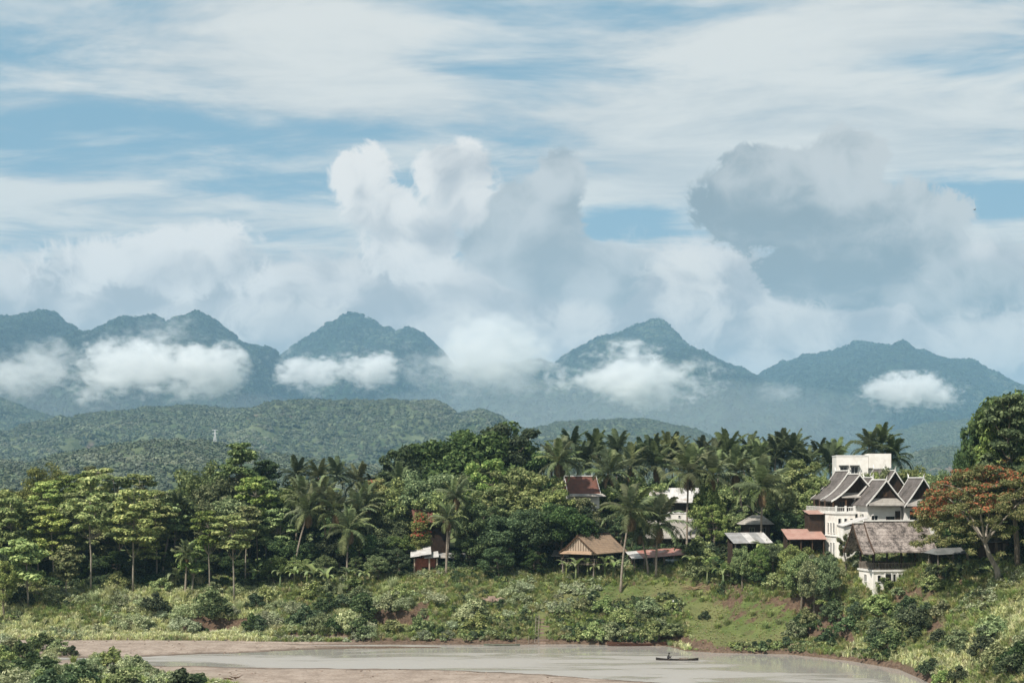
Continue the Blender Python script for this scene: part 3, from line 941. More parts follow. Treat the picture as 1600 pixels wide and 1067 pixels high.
def window(par, x, z, w, h, y, frame='white_trim', nx=2, side=None, awning=None):
    """window on the wall plane y (facing -y), or with side=+1/-1 on the wall plane x=y facing sideways"""
    def bx(mb, a0, a1, d0, d1, z0, z1):
        if side is None:
            mb.box(a0, a1, y - d1, y - d0, z0, z1)
        elif side < 0:
            mb.box(y - d1, y - d0, a0, a1, z0, z1)
        else:
            mb.box(y + d0, y + d1, a0, a1, z0, z1)
        return mb
    f = MB(); t = 0.07
    bx(f, x - w / 2 - t, x - w / 2, 0.002, 0.10, z - t, z + h + t); bx(f, x + w / 2, x + w / 2 + t, 0.002, 0.10, z - t, z + h + t)
    bx(f, x - w / 2, x + w / 2, 0.002, 0.10, z + h, z + h + t); bx(f, x - w / 2, x + w / 2, 0.002, 0.12, z - t, z)
    for k in range(1, nx):
        xx = x - w / 2 + w * k / nx
        bx(f, xx - 0.025, xx + 0.025, 0.022, 0.07, z, z + h)
    wo = f.build('window', MATS[frame], par)
    bx(MB(), x - w / 2 + 0.002, x + w / 2 - 0.002, 0.002, 0.02, z + 0.002, z + h - 0.002).build('pane', MATS['window_glass'], wo)
    if awning:
        bx(MB(), x - w / 2 - 0.25, x + w / 2 + 0.25, 0.004, 0.7, z + h + 0.16, z + h + 0.30).build('awning', MATS[awning], wo)
    return wo


def railing(par, segs, z, h, mat, step=0.28, r=0.03, top=0.05):
    """one railing per run: rails and close-set balusters"""
    for (xa, ya), (xb, yb) in segs:
        mb = MB()
        L = math.hypot(xb - xa, yb - ya); n = max(2, int(L / step))
        mb.tube([(xa, ya, z + h), (xb, yb, z + h)], top, 5); mb.tube([(xa, ya, z + 0.12), (xb, yb, z + 0.12)], top * 0.8, 5)
        for i in range(n + 1):
            t = i / n
            mb.tube([(xa + (xb - xa) * t, ya + (yb - ya) * t, z + 0.02), (xa + (xb - xa) * t, ya + (yb - ya) * t, z + h)], r, 4)
        mb.build('railing', MATS[mat], par)


def part(par, name, mat, *b):
    return MB().box(*b).build(name, MATS[mat], par)


def house_at(x, D, rz, name, label, z=None, cat='house', group=None, back=1.0):
    """back > 1 sets the house further up the bank, a little larger"""
    X = (x - 800) * D / F
    g = H(X, D) if z is None else z
    o = empty(name, (X * back, D * back, CAMZ + (g - CAMZ) * back), math.radians(rz), label, cat, group)
    o.scale = (back,) * 3
    return o, g


R35 = 8
# --- A: timber upper storey under a tiered roof, on a white masonry base
h, g = house_at(1340, 221, R35, 'timber_house', 'tiered-roof house with dark timber upper storey and white annex with slim windows', 13.6, back=1.036)
zf, ze, zr = 20.6 - g, 22.3 - g, 26.4 - g
part(h, 'foundation', 'white_plaster', -4.0, 4.0, 0.4, 8.9, -3.5, -0.003)
part(h, 'wall', 'white_plaster', -4.1, 4.1, 0.3, 9.0, 0, zf - 0.25)
part(h, 'terrace', 'white_trim', -5.3, 4.4, -1.3, 9.2, zf - 0.248, zf)
part(h, 'roof_terrace', 'white_trim', -5.3, -1.95, -4.45, -1.303, zf - 0.248, zf)
part(h, 'upper_wall', 'dark_timber', -3.6, 3.6, 0.9, 8.6, zf + 0.002, ze + 0.25)
for sx_ in (-4.3, -2.2, 0.2, 2.4, 4.0):
    part(h, 'post', 'brown_timber', sx_ - 0.09, sx_ + 0.09, -0.9, -0.72, zf + 0.002, ze + 0.1)
for sy_ in (1.6, 4.0, 6.4):
    part(h, 'post', 'brown_timber', -4.75, -4.57, sy_, sy_ + 0.18, zf + 0.002, ze + 0.1)
part(h, 'door', 'beige_board', -0.2, 0.75, 0.80, 0.897, zf + 0.01, zf + 1.75)
for xx in (-2.2, 2.0):
    window(h, xx, zf + 0.75, 0.9, 0.9, 0.9, 'brown_timber')
for yy in (2.6, 5.2):
    window(h, yy, zf + 0.75, 0.9, 0.9, -3.6, 'brown_timber', side=-1)
railing(h, [((-1.9, -1.15), (4.1, -1.15)), ((-5.1, -1.1), (-5.1, 8.8))], zf, 0.75, 'white_trim', 0.3)
gable_roof(h, 4.6, ze, zr, -0.9, 4.2, 'grey_tile', 'white_trim', 0.42, gable='dark_timber', gable_in=1.2, finial=True)
gable_roof(h, 4.2, ze + 0.25, zr + 0.55, 3.6, 9.4, 'grey_tile', 'white_trim', 0.42, gable='dark_timber', gable_in=0.4, finial=True, name='rear_roof')
pr = MB(); pr.add([(-2.9, -1.0, ze + 0.55), (2.9, -1.0, ze + 0.55), (2.9, 0.25, ze + 1.25), (-2.9, 0.25, ze + 1.25), (-2.9, -1.0, ze + 0.45), (2.9, -1.0, ze + 0.45), (2.9, 0.25, ze + 1.15), (-2.9, 0.25, ze + 1.15)], [(0, 1, 2, 3), (7, 6, 5, 4), (0, 4, 5, 1), (1, 5, 6, 2), (2, 6, 7, 3), (3, 7, 4, 0)])
pr.build('pent_roof', MATS['pale_tile'], h)
# annex with slim windows
part(h, 'annex_wall', 'white_plaster', -5.15, -2.1, -4.3, 0.297, -2.0, zf - 0.252)
part(h, 'annex_cornice', 'white_trim', -5.27, -1.98, -4.42, 0.296, 3.3, 3.46)
for k in range(3):
    window(h, -3.6 + k * 1.2, 0.35, 0.55, 2.0, -5.15, nx=1, side=-1)
    window(h, -3.6 + k * 1.2, 3.85, 0.55, 1.5, -5.15, nx=1, side=-1)
for k in range(3):
    window(h, -4.6 + k * 0.95, 3.75, 0.42, 2.3, -4.3, nx=1)
for xx in (-5.1, -3.6, -2.2):
    part(h, 'column', 'white_trim', xx - 0.13, xx + 0.13, -4.38, -4.12, zf + 0.002, zf + 1.0)
railing(h, [((-4.95, -4.25), (-3.75, -4.25)), ((-3.45, -4.25), (-2.35, -4.25)), ((-5.1, -4.1), (-5.1, -1.3))], zf, 0.75, 'white_trim', 0.3)
window(h, -0.4, 3.6, 1.1, 1.5, 0.3, 'beige_board')
window(h, 2.2, 3.6, 1.1, 1.5, 0.3, 'beige_board')

# --- B: central white house with a steep front gable and pent skirt
h, g = house_at(1383, 216, R35, 'white_house', 'white-walled house with steep front gable and pale pent skirt', 13.2, back=1.036)
ze, zr = 21.7 - g, 25.5 - g
part(h, 'wall', 'white_plaster', -2.7, 2.7, 0.25, 6.6, -3.0, ze + 0.1)
window(h, 0.9, ze - 2.7, 1.2, 0.9, 0.25, 'dark_timber')
window(h, -1.6, ze - 2.8, 1.0, 1.2, 0.25)
for yy in (2.0, 4.4):
    window(h, yy, ze - 2.6, 0.9, 1.2, -2.7, side=-1)
part(h, 'door', 'dark_timber', 1.7, 2.5, 0.17, 0.247, ze - 3.2, ze - 0.9)
gable_roof(h, 3.25, ze, zr, -0.5, 5.2, 'grey_tile', 'white_trim', 0.12, gable='dark_timber', gable_in=0.55, finial=True)
gable_roof(h, 3.0, ze + 0.9, zr + 0.35, 4.8, 8.4, 'grey_tile', 'white_trim', 0.12, gable='dark_timber', gable_in=0.4, finial=True, name='rear_roof')
pr = MB(); pr.add([(-2.9, -0.8, ze + 0.0), (2.9, -0.8, ze + 0.0), (2.3, 0.03, ze + 1.05), (-2.3, 0.03, ze + 1.05), (-2.9, -0.8, ze - 0.12), (2.9, -0.8, ze - 0.12), (2.3, 0.03, ze + 0.93), (-2.3, 0.03, ze + 0.93)], [(0, 1, 2, 3), (7, 6, 5, 4), (0, 4, 5, 1), (1, 5, 6, 2), (2, 6, 7, 3), (3, 7, 4, 0)])
pr.build('pent_roof', MATS['pale_tile'], h)
part(h, 'gable_vent', 'brown_timber', -0.35, 0.35, -0.02, 0.045, ze + 1.3, ze + 2.0)

# --- low sloping white porch between A and B
h, g = house_at(1338, 214, R35, 'porch_annex', 'low white porch with sloping roof between the timber house and white house', 13.2, back=1.036)
part(h, 'wall', 'white_plaster', -2.0, 1.6, 0, 2.4, -2.5, 5.4)
window(h, -0.3, 3.4, 1.1, 1.4, 0.0, 'beige_board')
window(h, 1.0, 0.8, 0.9, 1.3, 0.0, 'beige_board')
pr = MB(); pr.add([(-2.2, -0.3, 5.3), (1.8, -0.3, 6.5), (1.8, 2.7, 6.7), (-2.2, 2.7, 5.5), (-2.2, -0.3, 5.42), (1.8, -0.3, 6.62), (1.8, 2.7, 6.82), (-2.2, 2.7, 5.62)], [(3, 2, 1, 0), (4, 5, 6, 7), (0, 1, 5, 4), (1, 2, 6, 5), (2, 3, 7, 6), (3, 0, 4, 7)])
pr.build('roof', MATS['white_tin'], h)

# --- C: right-hand wing half behind the flame tree
h, g = house_at(1441, 216, R35, 'white_wing', 'gabled white wing joined by a valley beside the orange-flowered tree', 13.4, back=1.036)
ze, zr = 21.6 - g, 25.8 - g
part(h, 'wall', 'white_plaster', -2.6, 2.6, 0.3, 6.5, -3.0, ze + 0.1)
window(h, -1.3, ze - 2.6, 1.0, 1.8, 0.3, 'dark_timber'); window(h, 1.3, ze - 2.6, 1.0, 1.8, 0.3, 'dark_timber')
gable_roof(h, 3.1, ze - 0.1, zr, -0.5, 5.0, 'grey_tile', 'white_trim', 0.12, gable='dark_timber', gable_in=0.55, finial=True)
pr = MB(); pr.add([(-2.8, -0.8, ze + 0.0), (2.8, -0.8, ze + 0.0), (2.2, 0.03, ze + 1.0), (-2.2, 0.03, ze + 1.0), (-2.8, -0.8, ze - 0.12), (2.8, -0.8, ze - 0.12), (2.2, 0.03, ze + 0.88), (-2.2, 0.03, ze + 0.88)], [(0, 1, 2, 3), (7, 6, 5, 4), (0, 4, 5, 1), (1, 5, 6, 2), (2, 6, 7, 3), (3, 7, 4, 0)])
pr.build('pent_roof', MATS['pale_tile'], h)

# --- rear house: two higher gables behind B
h, g = house_at(1397, 226, R35, 'rear_gabled_house', 'higher gabled roof rising behind the white house with pent skirt', 14.0, back=1.036)
ze, zr = 23.6 - g, 27.0 - g
part(h, 'wall', 'white_plaster', -2.0, 2.0, 0.4, 8.0, -2.0, ze + 0.2)
gable_roof(h, 2.5, ze, zr, -0.4, 4.0, 'grey_tile', 'white_trim', 0.12, gable='dark_timber', gable_in=0.5, finial=True)
gable_roof(h, 2.2, ze + 0.6, zr + 0.35, 3.7, 8.2, 'grey_tile', 'white_trim', 0.12, gable='dark_timber', gable_in=0.35, finial=True, name='rear_roof')

# --- D: flat-roofed white concrete block behind
h, g = house_at(1348, 242, -6, 'concrete_house', 'flat-roofed white concrete block with awnings behind the tiered roofs', 15.0, back=1.036)
top = CAMZ + 45 * 242 / F - g
part(h, 'wall', 'white_plaster', -4.4, 0.9, 0, 6, -1, top - 0.3)
part(h, 'side_wall', 'white_plaster', 0.903, 4.3, 0.6, 6.6, -1, top - 2.3)
part(h, 'upper_box', 'white_plaster', 0.95, 4.7, -0.2, 6.4, top - 2.296, top + 0.15)
part(h, 'parapet', 'white_trim', -4.46, 0.94, -0.06, 6.06, top - 0.298, top - 0.1)
for k, xx in enumerate((-3.2, -1.4)):
    window(h, xx, top - 3.3, 1.1, 1.2, 0.0, awning='slate_tin')
    window(h, xx, top - 6.6, 1.1, 1.2, 0.0)
window(h, 2.6, top - 3.6, 0.9, 0.8, 0.6)

# --- thatched pavilion on a white base
h, g = house_at(1396, 207, 11, 'thatched_pavilion', 'open pavilion with weathered grey thatched roof and railed deck on white base', 10.0, back=1.036)
zd, ze, zr = 12.6 - g, 15.3 - g, 19.5 - g
part(h, 'wall', 'white_plaster', -4.2, 0.4, -2.2, 2.6, -1.2, zd - 0.28)
part(h, 'back_wall', 'white_plaster', 0.403, 5.0, 1.6, 2.6, -2.5, zd - 0.28)
part(h, 'deck', 'white_trim', -4.35, 5.1, -2.4, 2.8, zd - 0.278, zd)
for xx in (0.75, 2.7, 4.7):
    part(h, 'column', 'white_plaster', xx - 0.16, xx + 0.16, -2.2, -1.88, -2.5, zd - 0.28)
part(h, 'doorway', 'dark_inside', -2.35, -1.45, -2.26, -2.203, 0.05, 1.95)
for xx in (-2.42, -1.38, -0.5, 0.25):
    part(h, 'pilaster', 'white_trim', xx - 0.07, xx + 0.07, -2.32, -2.203, -0.2, 2.2)
for xx in (-0.95, -0.1):
    window(h, xx, 0.55, 0.42, 1.4, -2.2, nx=1)
window(h, -3.3, 0.9, 0.5, 0.9, -2.2, nx=1)
window(h, 0.2, 0.8, 0.8, 1.0, -4.2, side=-1)
for xx in (-4.0, -2.0, 0.2, 2.4, 4.8):
    for yy in (-2.15, 2.4):
        part(h, 'post', 'dark_timber', xx - 0.1, xx + 0.1, yy, yy + 0.2, zd + 0.002, ze + 0.35)
railing(h, [((-4.1, -2.25), (0.1, -2.25)), ((0.3, -2.25), (4.9, -2.25)), ((-4.2, -2.2), (-4.2, 2.5)), ((4.95, -2.2), (4.95, 2.5)), ((-4.1, 2.6), (4.9, 2.6))], zd, 0.95, 'grey_timber', 0.22, 0.035)
part(h, 'counter', 'brown_timber', -1.8, 1.0, 0.6, 1.2, zd + 0.002, zd + 1.0)
# the roof runs along x: build along y and turn
rt = bpy.data.objects.new('roof', None)
prf = roof_profile(3.5, ze, zr, 0.30, 7)
mb = MB(); mb.strip(prf, -5.2, 4.6, 0.22); mb.strip([(-x, z) for x, z in prf][::-1], -5.2, 4.6, 0.22)
r_ = mb.build('roof', MATS['thatch'], h); r_.rotation_euler = (0, 0, math.radians(90))
prf2 = roof_profile(3.3, ze - 0.25, zr - 0.25, 0.30, 7)
mb = MB(); mb.strip(prf2, 4.62, 6.3, 0.2); mb.strip([(-x, z) for x, z in prf2][::-1], 4.62, 6.3, 0.2)
r2 = mb.build('end_roof', MATS['thatch'], h); r2.rotation_euler = (0, 0, math.radians(90))
MB().box(-0.2, 0.2, -5.25, 4.7, zr + 0.003, zr + 0.2).build('ridge_cap', MATS['white_trim'], r_)
MB().box(-0.2, 0.2, 4.75, 6.35, zr - 0.247, zr - 0.05).build('ridge_cap', MATS['white_trim'], r2)
for pr_, yy in ((prf, 4.55), (prf2, 6.26)):
    b = MB()
    for sd in (1, -1):
        b.strip([(sd * x, z + 0.06) for x, z in pr_][::sd], yy + 0.05, yy + 0.13, 0.34)
    b.build('bargeboard', MATS['brown_timber'], r_ if pr_ is prf else r2)
gp = [(x * 0.9, z - 0.35) for x, z in prf]
g_ = MB().prism([(-x, z) for x, z in gp][::-1] + gp[1:], 3.6, 3.68).build('gable_panel', MATS['dark_timber'], h); g_.rotation_euler = (0, 0, math.radians(90))
bpy.data.objects.remove(rt)

# --- small hut by the flame tree
h, g = house_at(1482, 203, 14, 'small_hut', 'small open hut with slate-grey tin roof beside the thatched pavilion', 12.4, back=1.036)
zb = 15.2 - g
part(h, 'floor', 'brown_timber', -2.6, 2.4, -1.4, 1.4, 0.0, 0.15)
for xx in (-2.4, 0.0, 2.2):
    for yy in (-1.3, 1.2):
        part(h, 'post', 'grey_timber', xx - 0.06, xx + 0.06, yy, yy + 0.12, -1.5, zb - 0.05)
part(h, 'wall', 'dark_timber', -2.3, 2.2, 1.0, 1.08, 0.152, zb - 0.1)
MB().add([(-3.0, -1.9, zb - 0.25), (2.8, -1.9, zb - 0.1), (2.2, 0.2, zb + 0.65), (-2.2, 0.2, zb + 0.55), (-3.0, 1.8, zb - 0.1), (2.8, 1.8, zb + 0.0)], [(0, 1, 2, 3), (3, 2, 5, 4), (0, 3, 4), (1, 5, 2)]).build('roof', MATS['slate_tin'], h)
la = MB()
for k in range(11):
    xx = -2.3 + k * 0.23
    la.tube([(xx, -1.32, 0.15), (xx + 0.25, -1.32, 0.95)], 0.03, 4); la.tube([(xx + 0.25, -1.34, 0.15), (xx, -1.34, 0.95)], 0.03, 4)
la.tube([(-2.35, -1.33, 0.97), (0.3, -1.33, 0.97)], 0.04, 4)
la.build('lattice_railing', MATS['grey_timber'], h)

# --- sheds behind the flame tree
h, g = house_at(1572, 206, 8, 'dark_shed', 'shadowy low shed with slate tin roof behind the orange-flowered tree')
part(h, 'wall', 'dark_timber', -3.2, 3.2, 0, 3.0, -1, 2.2)
part(h, 'door', 'grey_timber', -0.5, 0.4, -0.06, -0.003, 0, 1.9)
MB().add([(-3.8, -0.9, 2.1), (3.8, -0.9, 2.3), (3.8, 3.4, 3.2), (-3.8, 3.4, 3.0), (-3.8, -0.9, 2.02), (3.8, -0.9, 2.22), (3.8, 3.4, 3.12), (-3.8, 3.4, 2.92)], [(0, 1, 2, 3), (7, 6, 5, 4), (0, 4, 5, 1), (1, 5, 6, 2), (2, 6, 7, 3), (3, 7, 4, 0)]).build('roof', MATS['slate_tin'], h)


def lean_shed(h, x0, x1, y0, y1, zf_, zl, zh_, roof, post='grey_timber', wall=None, nposts=4, over=0.5, tilt=0.0):
    """mono-pitch shed: roof sheet falling to the front, posts, back and side walls"""
    n = 5
    for k in range(n):                      # separate roof sheets
        xa, xb = x0 - over + (x1 - x0 + 2 * over) * k / n, x0 - over + (x1 - x0 + 2 * over) * (k + 1) / n + 0.05
        up = 0.012 * (k % 2)
        ta, tb = tilt * (xa - x0), tilt * (xb - x0)
        MB().add([(xa, y0 - over, zl + up + ta), (xb, y0 - over, zl + up + tb), (xb, y1 + over, zh_ + up + tb), (xa, y1 + over, zh_ + up + ta), (xa, y0 - over, zl + up - 0.05 + ta), (xb, y0 - over, zl + up - 0.05 + tb), (xb, y1 + over, zh_ + up - 0.05 + tb), (xa, y1 + over, zh_ + up - 0.05 + ta)],
                 [(0, 1, 2, 3), (7, 6, 5, 4), (0, 4, 5, 1), (1, 5, 6, 2), (2, 6, 7, 3), (3, 7, 4, 0)]).build('roof_sheet', MATS[roof if isinstance(roof, str) else roof[k]], h)
    for k in range(nposts):
        xx = x0 + 0.1 + (x1 - x0 - 0.2) * k / (nposts - 1)
        part(h, 'post', post, xx - 0.07, xx + 0.07, y0, y0 + 0.14, zf_ - 1.5, zl - 0.05 + tilt * (xx - x0))
    if wall:
        part(h, 'wall', wall, x0, x1, y1 - 0.1, y1, zf_ - 1.0, zh_ - 0.15)
        part(h, 'side_wall', wall, x0, x0 + 0.1, y0 + 1.2, y1 - 0.103, zf_ - 1.0, zl - 0.1)


# --- pink-roofed shed against the annex, grey tin shed next to it
h, g = house_at(1262, 226, 4, 'pink_roof_shed', 'dark open shed with faded pink tin roof against the white annex', CAMZ - 112 * 226 / F)
lean_shed(h, -3.0, 2.7, 0, 3.6, 0, CAMZ - 87 * 226 / F - g, CAMZ - 71 * 230 / F - g, 'pink_tin', 'brown_timber', 'dark_timber', 4, 0.3)
h, g = house_at(1172, 231, 12, 'grey_tin_shed', 'rusty grey tin-roofed shed among shrubs beside the pink-roofed shed')
lean_shed(h, -2.6, 3.4, 0, 3.4, 0, CAMZ - 93 * 231 / F - g, CAMZ - 77 * 234 / F - g, ['grey_tin', 'grey_tin', 'white_tin', 'grey_tin', 'white_tin'], 'grey_timber', 'dark_timber', 4, 0.4)

# --- small hipped roof above it
h, g = house_at(1183, 239, 0, 'hip_roof_cottage', 'small cottage with pale hipped roof among the palms above the grey tin shed')
ze = CAMZ - 64 * 239 / F - g; zt = CAMZ - 50 * 239 / F - g
part(h, 'wall', 'dark_timber', -2.2, 2.2, 0, 3.4, -1, ze)
window(h, -0.9, ze - 1.5, 0.8, 0.9, 0, 'grey_timber'); window(h, 1.0, ze - 1.5, 0.8, 0.9, 0, 'grey_timber')
MB().add([(-2.9, -0.7, ze), (2.9, -0.7, ze), (2.9, 4.1, ze), (-2.9, 4.1, ze), (-0.6, 1.7, zt), (1.2, 1.7, zt)], [(0, 1, 5, 4), (1, 2, 5), (2, 3, 4, 5), (3, 0, 4), (3, 2, 1, 0)]).build('roof', MATS['pale_tile'], h)
h, g = house_at(1168, 250, -8, 'hidden_roof_house', 'dim pale roof showing through trees behind the hipped-roof cottage')
ze = CAMZ - 48 * 250 / F - g
part(h, 'wall', 'dark_timber', -3, 3, 0, 4, -1, ze)
gable_roof(h, 2.6, ze, ze + 1.6, -0.5, 6, 'pale_tile', None, 0.1, gable='dark_timber')

# --- small orange-brown and green roofs beside A
h, g = house_at(1273, 229, 6, 'brown_roof_shed', 'dark shed with dull orange roof behind the white annex')
ze = CAMZ - 47 * 229 / F - g
part(h, 'wall', 'dark_timber', -0.9, 1.5, 0, 2.5, -1, ze)
MB().add([(-1.2, -0.6, ze - 0.1), (1.7, -0.6, ze - 0.1), (1.7, 2.8, ze + 0.5), (-1.2, 2.8, ze + 0.5)], [(0, 1, 2, 3)]).build('roof', MATS['pink_tin'], h)
h, g = house_at(1279, 231, 6, 'green_roof_lean_to', 'little lean-to with pale green tin roof beside the white annex')
ze = CAMZ - 67 * 231 / F - g
part(h, 'wall', 'dark_timber', -1.2, 0.9, 0.2, 2.0, -1, ze - 0.1)
MB().add([(-1.8, -0.4, ze - 0.15), (1.0, -0.4, ze - 0.15), (1.2, 2.2, ze + 0.6), (-0.8, 2.2, ze + 0.6), (-1.8, -0.4, ze - 0.22), (1.0, -0.4, ze - 0.22), (1.2, 2.2, ze + 0.53), (-0.8, 2.2, ze + 0.53)], [(0, 1, 2, 3), (7, 6, 5, 4), (0, 4, 5, 1), (1, 5, 6, 2), (2, 6, 7, 3), (3, 7, 4, 0)]).build('roof', MATS['green_tin'], h)

# --- stilt house with tan roof
h, g = house_at(908, 241, -33, 'stilt_house', 'stilt house with tan tiled roof and boarded beige gable', 9.4)
zd, ze, zr = 11.5 - g, 13.2 - g, 16.2 - g
part(h, 'floor', 'grey_timber', -3.3, 3.3, -1.2, 9.2, zd - 0.2, zd)
for xx in (-3.0, 0.0, 3.0):
    for yy in (-1.0, 2.4, 5.8, 9.0):
        part(h, 'stilt', 'grey_timber', xx - 0.11, xx + 0.11, yy - 0.1, yy + 0.1, -2.5, zd - 0.202)
part(h, 'wall', 'dark_timber', -2.8, 2.8, 1.0, 8.8, zd + 0.002, ze + 0.3)
for xx in (-2.9, -1.0, 1.0, 2.9):
    part(h, 'post', 'dark_timber', xx - 0.07, xx + 0.07, -1.0, -0.86, zd + 0.002, ze + 0.2)
railing(h, [((-3.2, -1.1), (3.2, -1.1)), ((3.2, -1.0), (3.2, 9.0)), ((-3.2, -1.0), (-3.2, 9.0))], zd, 0.8, 'grey_timber', 0.6, 0.035)
for yy in (3.0, 6.0):
    window(h, yy, zd + 0.6, 0.8, 0.9, 2.8, 'brown_timber', side=1)
gable_roof(h, 3.7, ze, zr, -1.3, 9.8, 'tan_tile', 'brown_timber', 0.18, gable='beige_board', gable_in=0.35, tw=0.2, battens=6)
MB().add([(-3.1, -1.9, ze - 0.05), (3.1, -1.9, ze - 0.05), (2.6, -0.98, ze + 0.4), (-2.6, -0.98, ze + 0.4), (-3.1, -1.9, ze - 0.13), (3.1, -1.9, ze - 0.13), (2.6, -0.98, ze + 0.3), (-2.6, -0.98, ze + 0.3)], [(0, 1, 2, 3), (7, 6, 5, 4), (0, 4, 5, 1), (1, 5, 6, 2), (2, 6, 7, 3), (3, 7, 4, 0)]).build('pent_roof', MATS['tan_tile'], h)
h, g = house_at(876, 246, -10, 'side_shed', 'little shed with pale tin roof beside the boarded beige gable')
ze = CAMZ - 111 * 246 / F - g
part(h, 'wall', 'dark_timber', -1.0, 1.4, 0, 2, -1, ze)
MB().add([(-1.5, -0.7, ze - 0.2), (1.6, -0.7, ze - 0.2), (1.6, 2.2, ze + 0.7), (-1.5, 2.2, ze + 0.7), (-1.5, -0.7, ze - 0.28), (1.6, -0.7, ze - 0.28), (1.6, 2.2, ze + 0.62), (-1.5, 2.2, ze + 0.62)], [(0, 1, 2, 3), (7, 6, 5, 4), (0, 4, 5, 1), (1, 5, 6, 2), (2, 6, 7, 3), (3, 7, 4, 0)]).build('roof', MATS['white_tin'], h)

# --- red-roofed riverside shed with a mottled wall
h, g = house_at(1028, 241, 10, 'red_roof_shed', 'open shed with faded red tin roof, sunlit end painted pale, and mottled pale wall', CAMZ - 138 * 241 / F)
lean_shed(h, -4.2, 4.6, 0, 3.8, 0, CAMZ - 117 * 241 / F - g, CAMZ - 106 * 245 / F - g, ['white_tin', 'red_tin', 'red_tin', 'red_tin', 'red_tin'], 'grey_timber', 'dark_timber', 6, 0.4, 0.07)  # white end sheet paints in the sunlit pale end of the red roof
part(h, 'floor', 'grey_timber', -4.2, 4.6, -0.1, 3.8, -0.3, -0.15)
part(h, 'mural_wall', 'mural', 1.3, 4.4, -0.14, -0.03, 0.1, 2.1)
railing(h, [((-4.1, -0.06), (1.2, -0.06))], -0.15, 0.8, 'grey_timber', 0.5, 0.03)
part(h, 'table', 'brown_timber', -1.6, 0.2, 1.2, 2.0, -0.148, 0.65)

# --- grey-roofed house above it, and the white-gabled long roof further up
h, g = house_at(1062, 250, -6, 'grey_roof_house', 'long dark house with grey-brown tiled roof above the red-roofed shed')
zl, zh_ = CAMZ - 85 * 250 / F - g, CAMZ - 57 * 253 / F - g
part(h, 'wall', 'dark_timber', -5.6, 3.6, 0, 6, -2, zl + 0.1)
for xx in (-4, -2, 0, 2):
    window(h, xx, zl - 1.6, 0.8, 0.9, 0, 'brown_timber')
mb = MB(); mb.strip([(-0.8, zl), (0.6, zl + 0.75), (2.0, zl + 1.7), (3.0, zh_)], -4.2, 6.2, 0.14); mb.strip([(3.0, zh_), (6.8, zl)], -4.2, 6.2, 0.14)
o_ = mb.build('roof', MATS['pale_tile'], h); o_.rotation_euler = (0, 0, math.radians(90)); o_.location = (0, 0, 0)
h, g = house_at(1065, 256, -4, 'white_strip_house', 'long low white wall with small vents above the grey-brown tiled roof')
zl = CAMZ - 58 * 256 / F - g; zh_ = CAMZ - 47 * 256 / F - g
part(h, 'wall', 'white_plaster', -3.4, 3.6, 0, 3, -1, zh_)
for xx in (-2.2, -0.4, 1.4):
    window(h, xx, zl + 0.55, 0.35, 0.35, 0, nx=1)
part(h, 'coping', 'white_trim', -3.5, 3.7, -0.1, 3.1, zh_ + 0.002, zh_ + 0.16)
h, g = house_at(1052, 263, -5, 'pale_roof_house', 'dark timber house with long pale grey roof and white bargeboards behind palms')
zl, zh_ = CAMZ - 29 * 263 / F - g, CAMZ - 7 * 265 / F - g
part(h, 'wall', 'dark_timber', -4.0, 4.6, 0, 6, -2, zl + 0.15)
for xx in (-2.6, 0, 2.8):
    window(h, xx, zl - 1.9, 0.8, 1.0, 0, 'brown_timber')
pr_ = roof_profile(3.9, zl, zh_, 0.25)
mb = MB(); mb.strip(pr_, -5.0, 4.3, 0.14); mb.strip([(-x, z) for x, z in pr_][::-1], -5.0, 4.3, 0.14)
o_ = mb.build('roof', MATS['white_tin'], h); o_.rotation_euler = (0, 0, math.radians(90)); o_.location = (0, 3.0, 0)
b = MB()
for yy in (-5.09, 4.31):
    for sd in (1, -1):
        b.strip([(sd * x, z + 0.1) for x, z in pr_][::sd], yy, yy + 0.08, 0.3)
b.build('bargeboard', MATS['white_trim'], o_)
gp = [(x * 0.95, z - 0.2) for x, z in pr_]
o2 = MB().prism([(-x, z) for x, z in gp][::-1] + gp[1:], 3.9, 3.98).build('gable_panel', MATS['white_plaster'], h); o2.rotation_euler = (0, 0, math.radians(90)); o2.location = (0, 3.0, 0)

# --- red tiled temple-like roof among the palms
h, g = house_at(915, 262, 10, 'red_tile_hall', 'hall with dark red tiled roof edged in white among palms')
zl, zh_ = CAMZ - 15 * 262 / F - g, CAMZ + 11 * 262 / F - g
part(h, 'wall', 'white_plaster', -3.2, 2.6, 0, 5.4, -2, zl)
pr_ = roof_profile(3.4, zl, zh_, 0.15)
mb = MB(); mb.strip(pr_, -2.6, 3.4, 0.14); mb.strip([(-x, z) for x, z in pr_][::-1], -2.6, 3.4, 0.14)
o_ = mb.build('roof', MATS['red_tile'], h); o_.rotation_euler = (0, 0, math.radians(90)); o_.location = (0, 2.7, 0)
b = MB()
for yy in (-2.69, 3.41):
    for sd in (1, -1):
        b.strip([(sd * x, z + 0.1) for x, z in pr_][::sd], yy, yy + 0.08, 0.32)
b.box(-0.18, 0.18, -2.6, 3.4, zh_ + 0.003, zh_ + 0.18)
b.build('bargeboard', MATS['white_trim'], o_)
MB().add([(-3.6, -2.0, zl - 0.55), (3.4, -2.0, zl - 0.55), (3.0, -0.65, zl - 0.1), (-3.0, -0.65, zl - 0.1), (-3.6, -2.0, zl - 0.63), (3.4, -2.0, zl - 0.63), (3.0, -0.65, zl - 0.18), (-3.0, -0.65, zl - 0.18)], [(0, 1, 2, 3), (7, 6, 5, 4), (0, 4, 5, 1), (1, 5, 6, 2), (2, 6, 7, 3), (3, 7, 4, 0)]).build('pent_roof', MATS['pale_tile'], h)

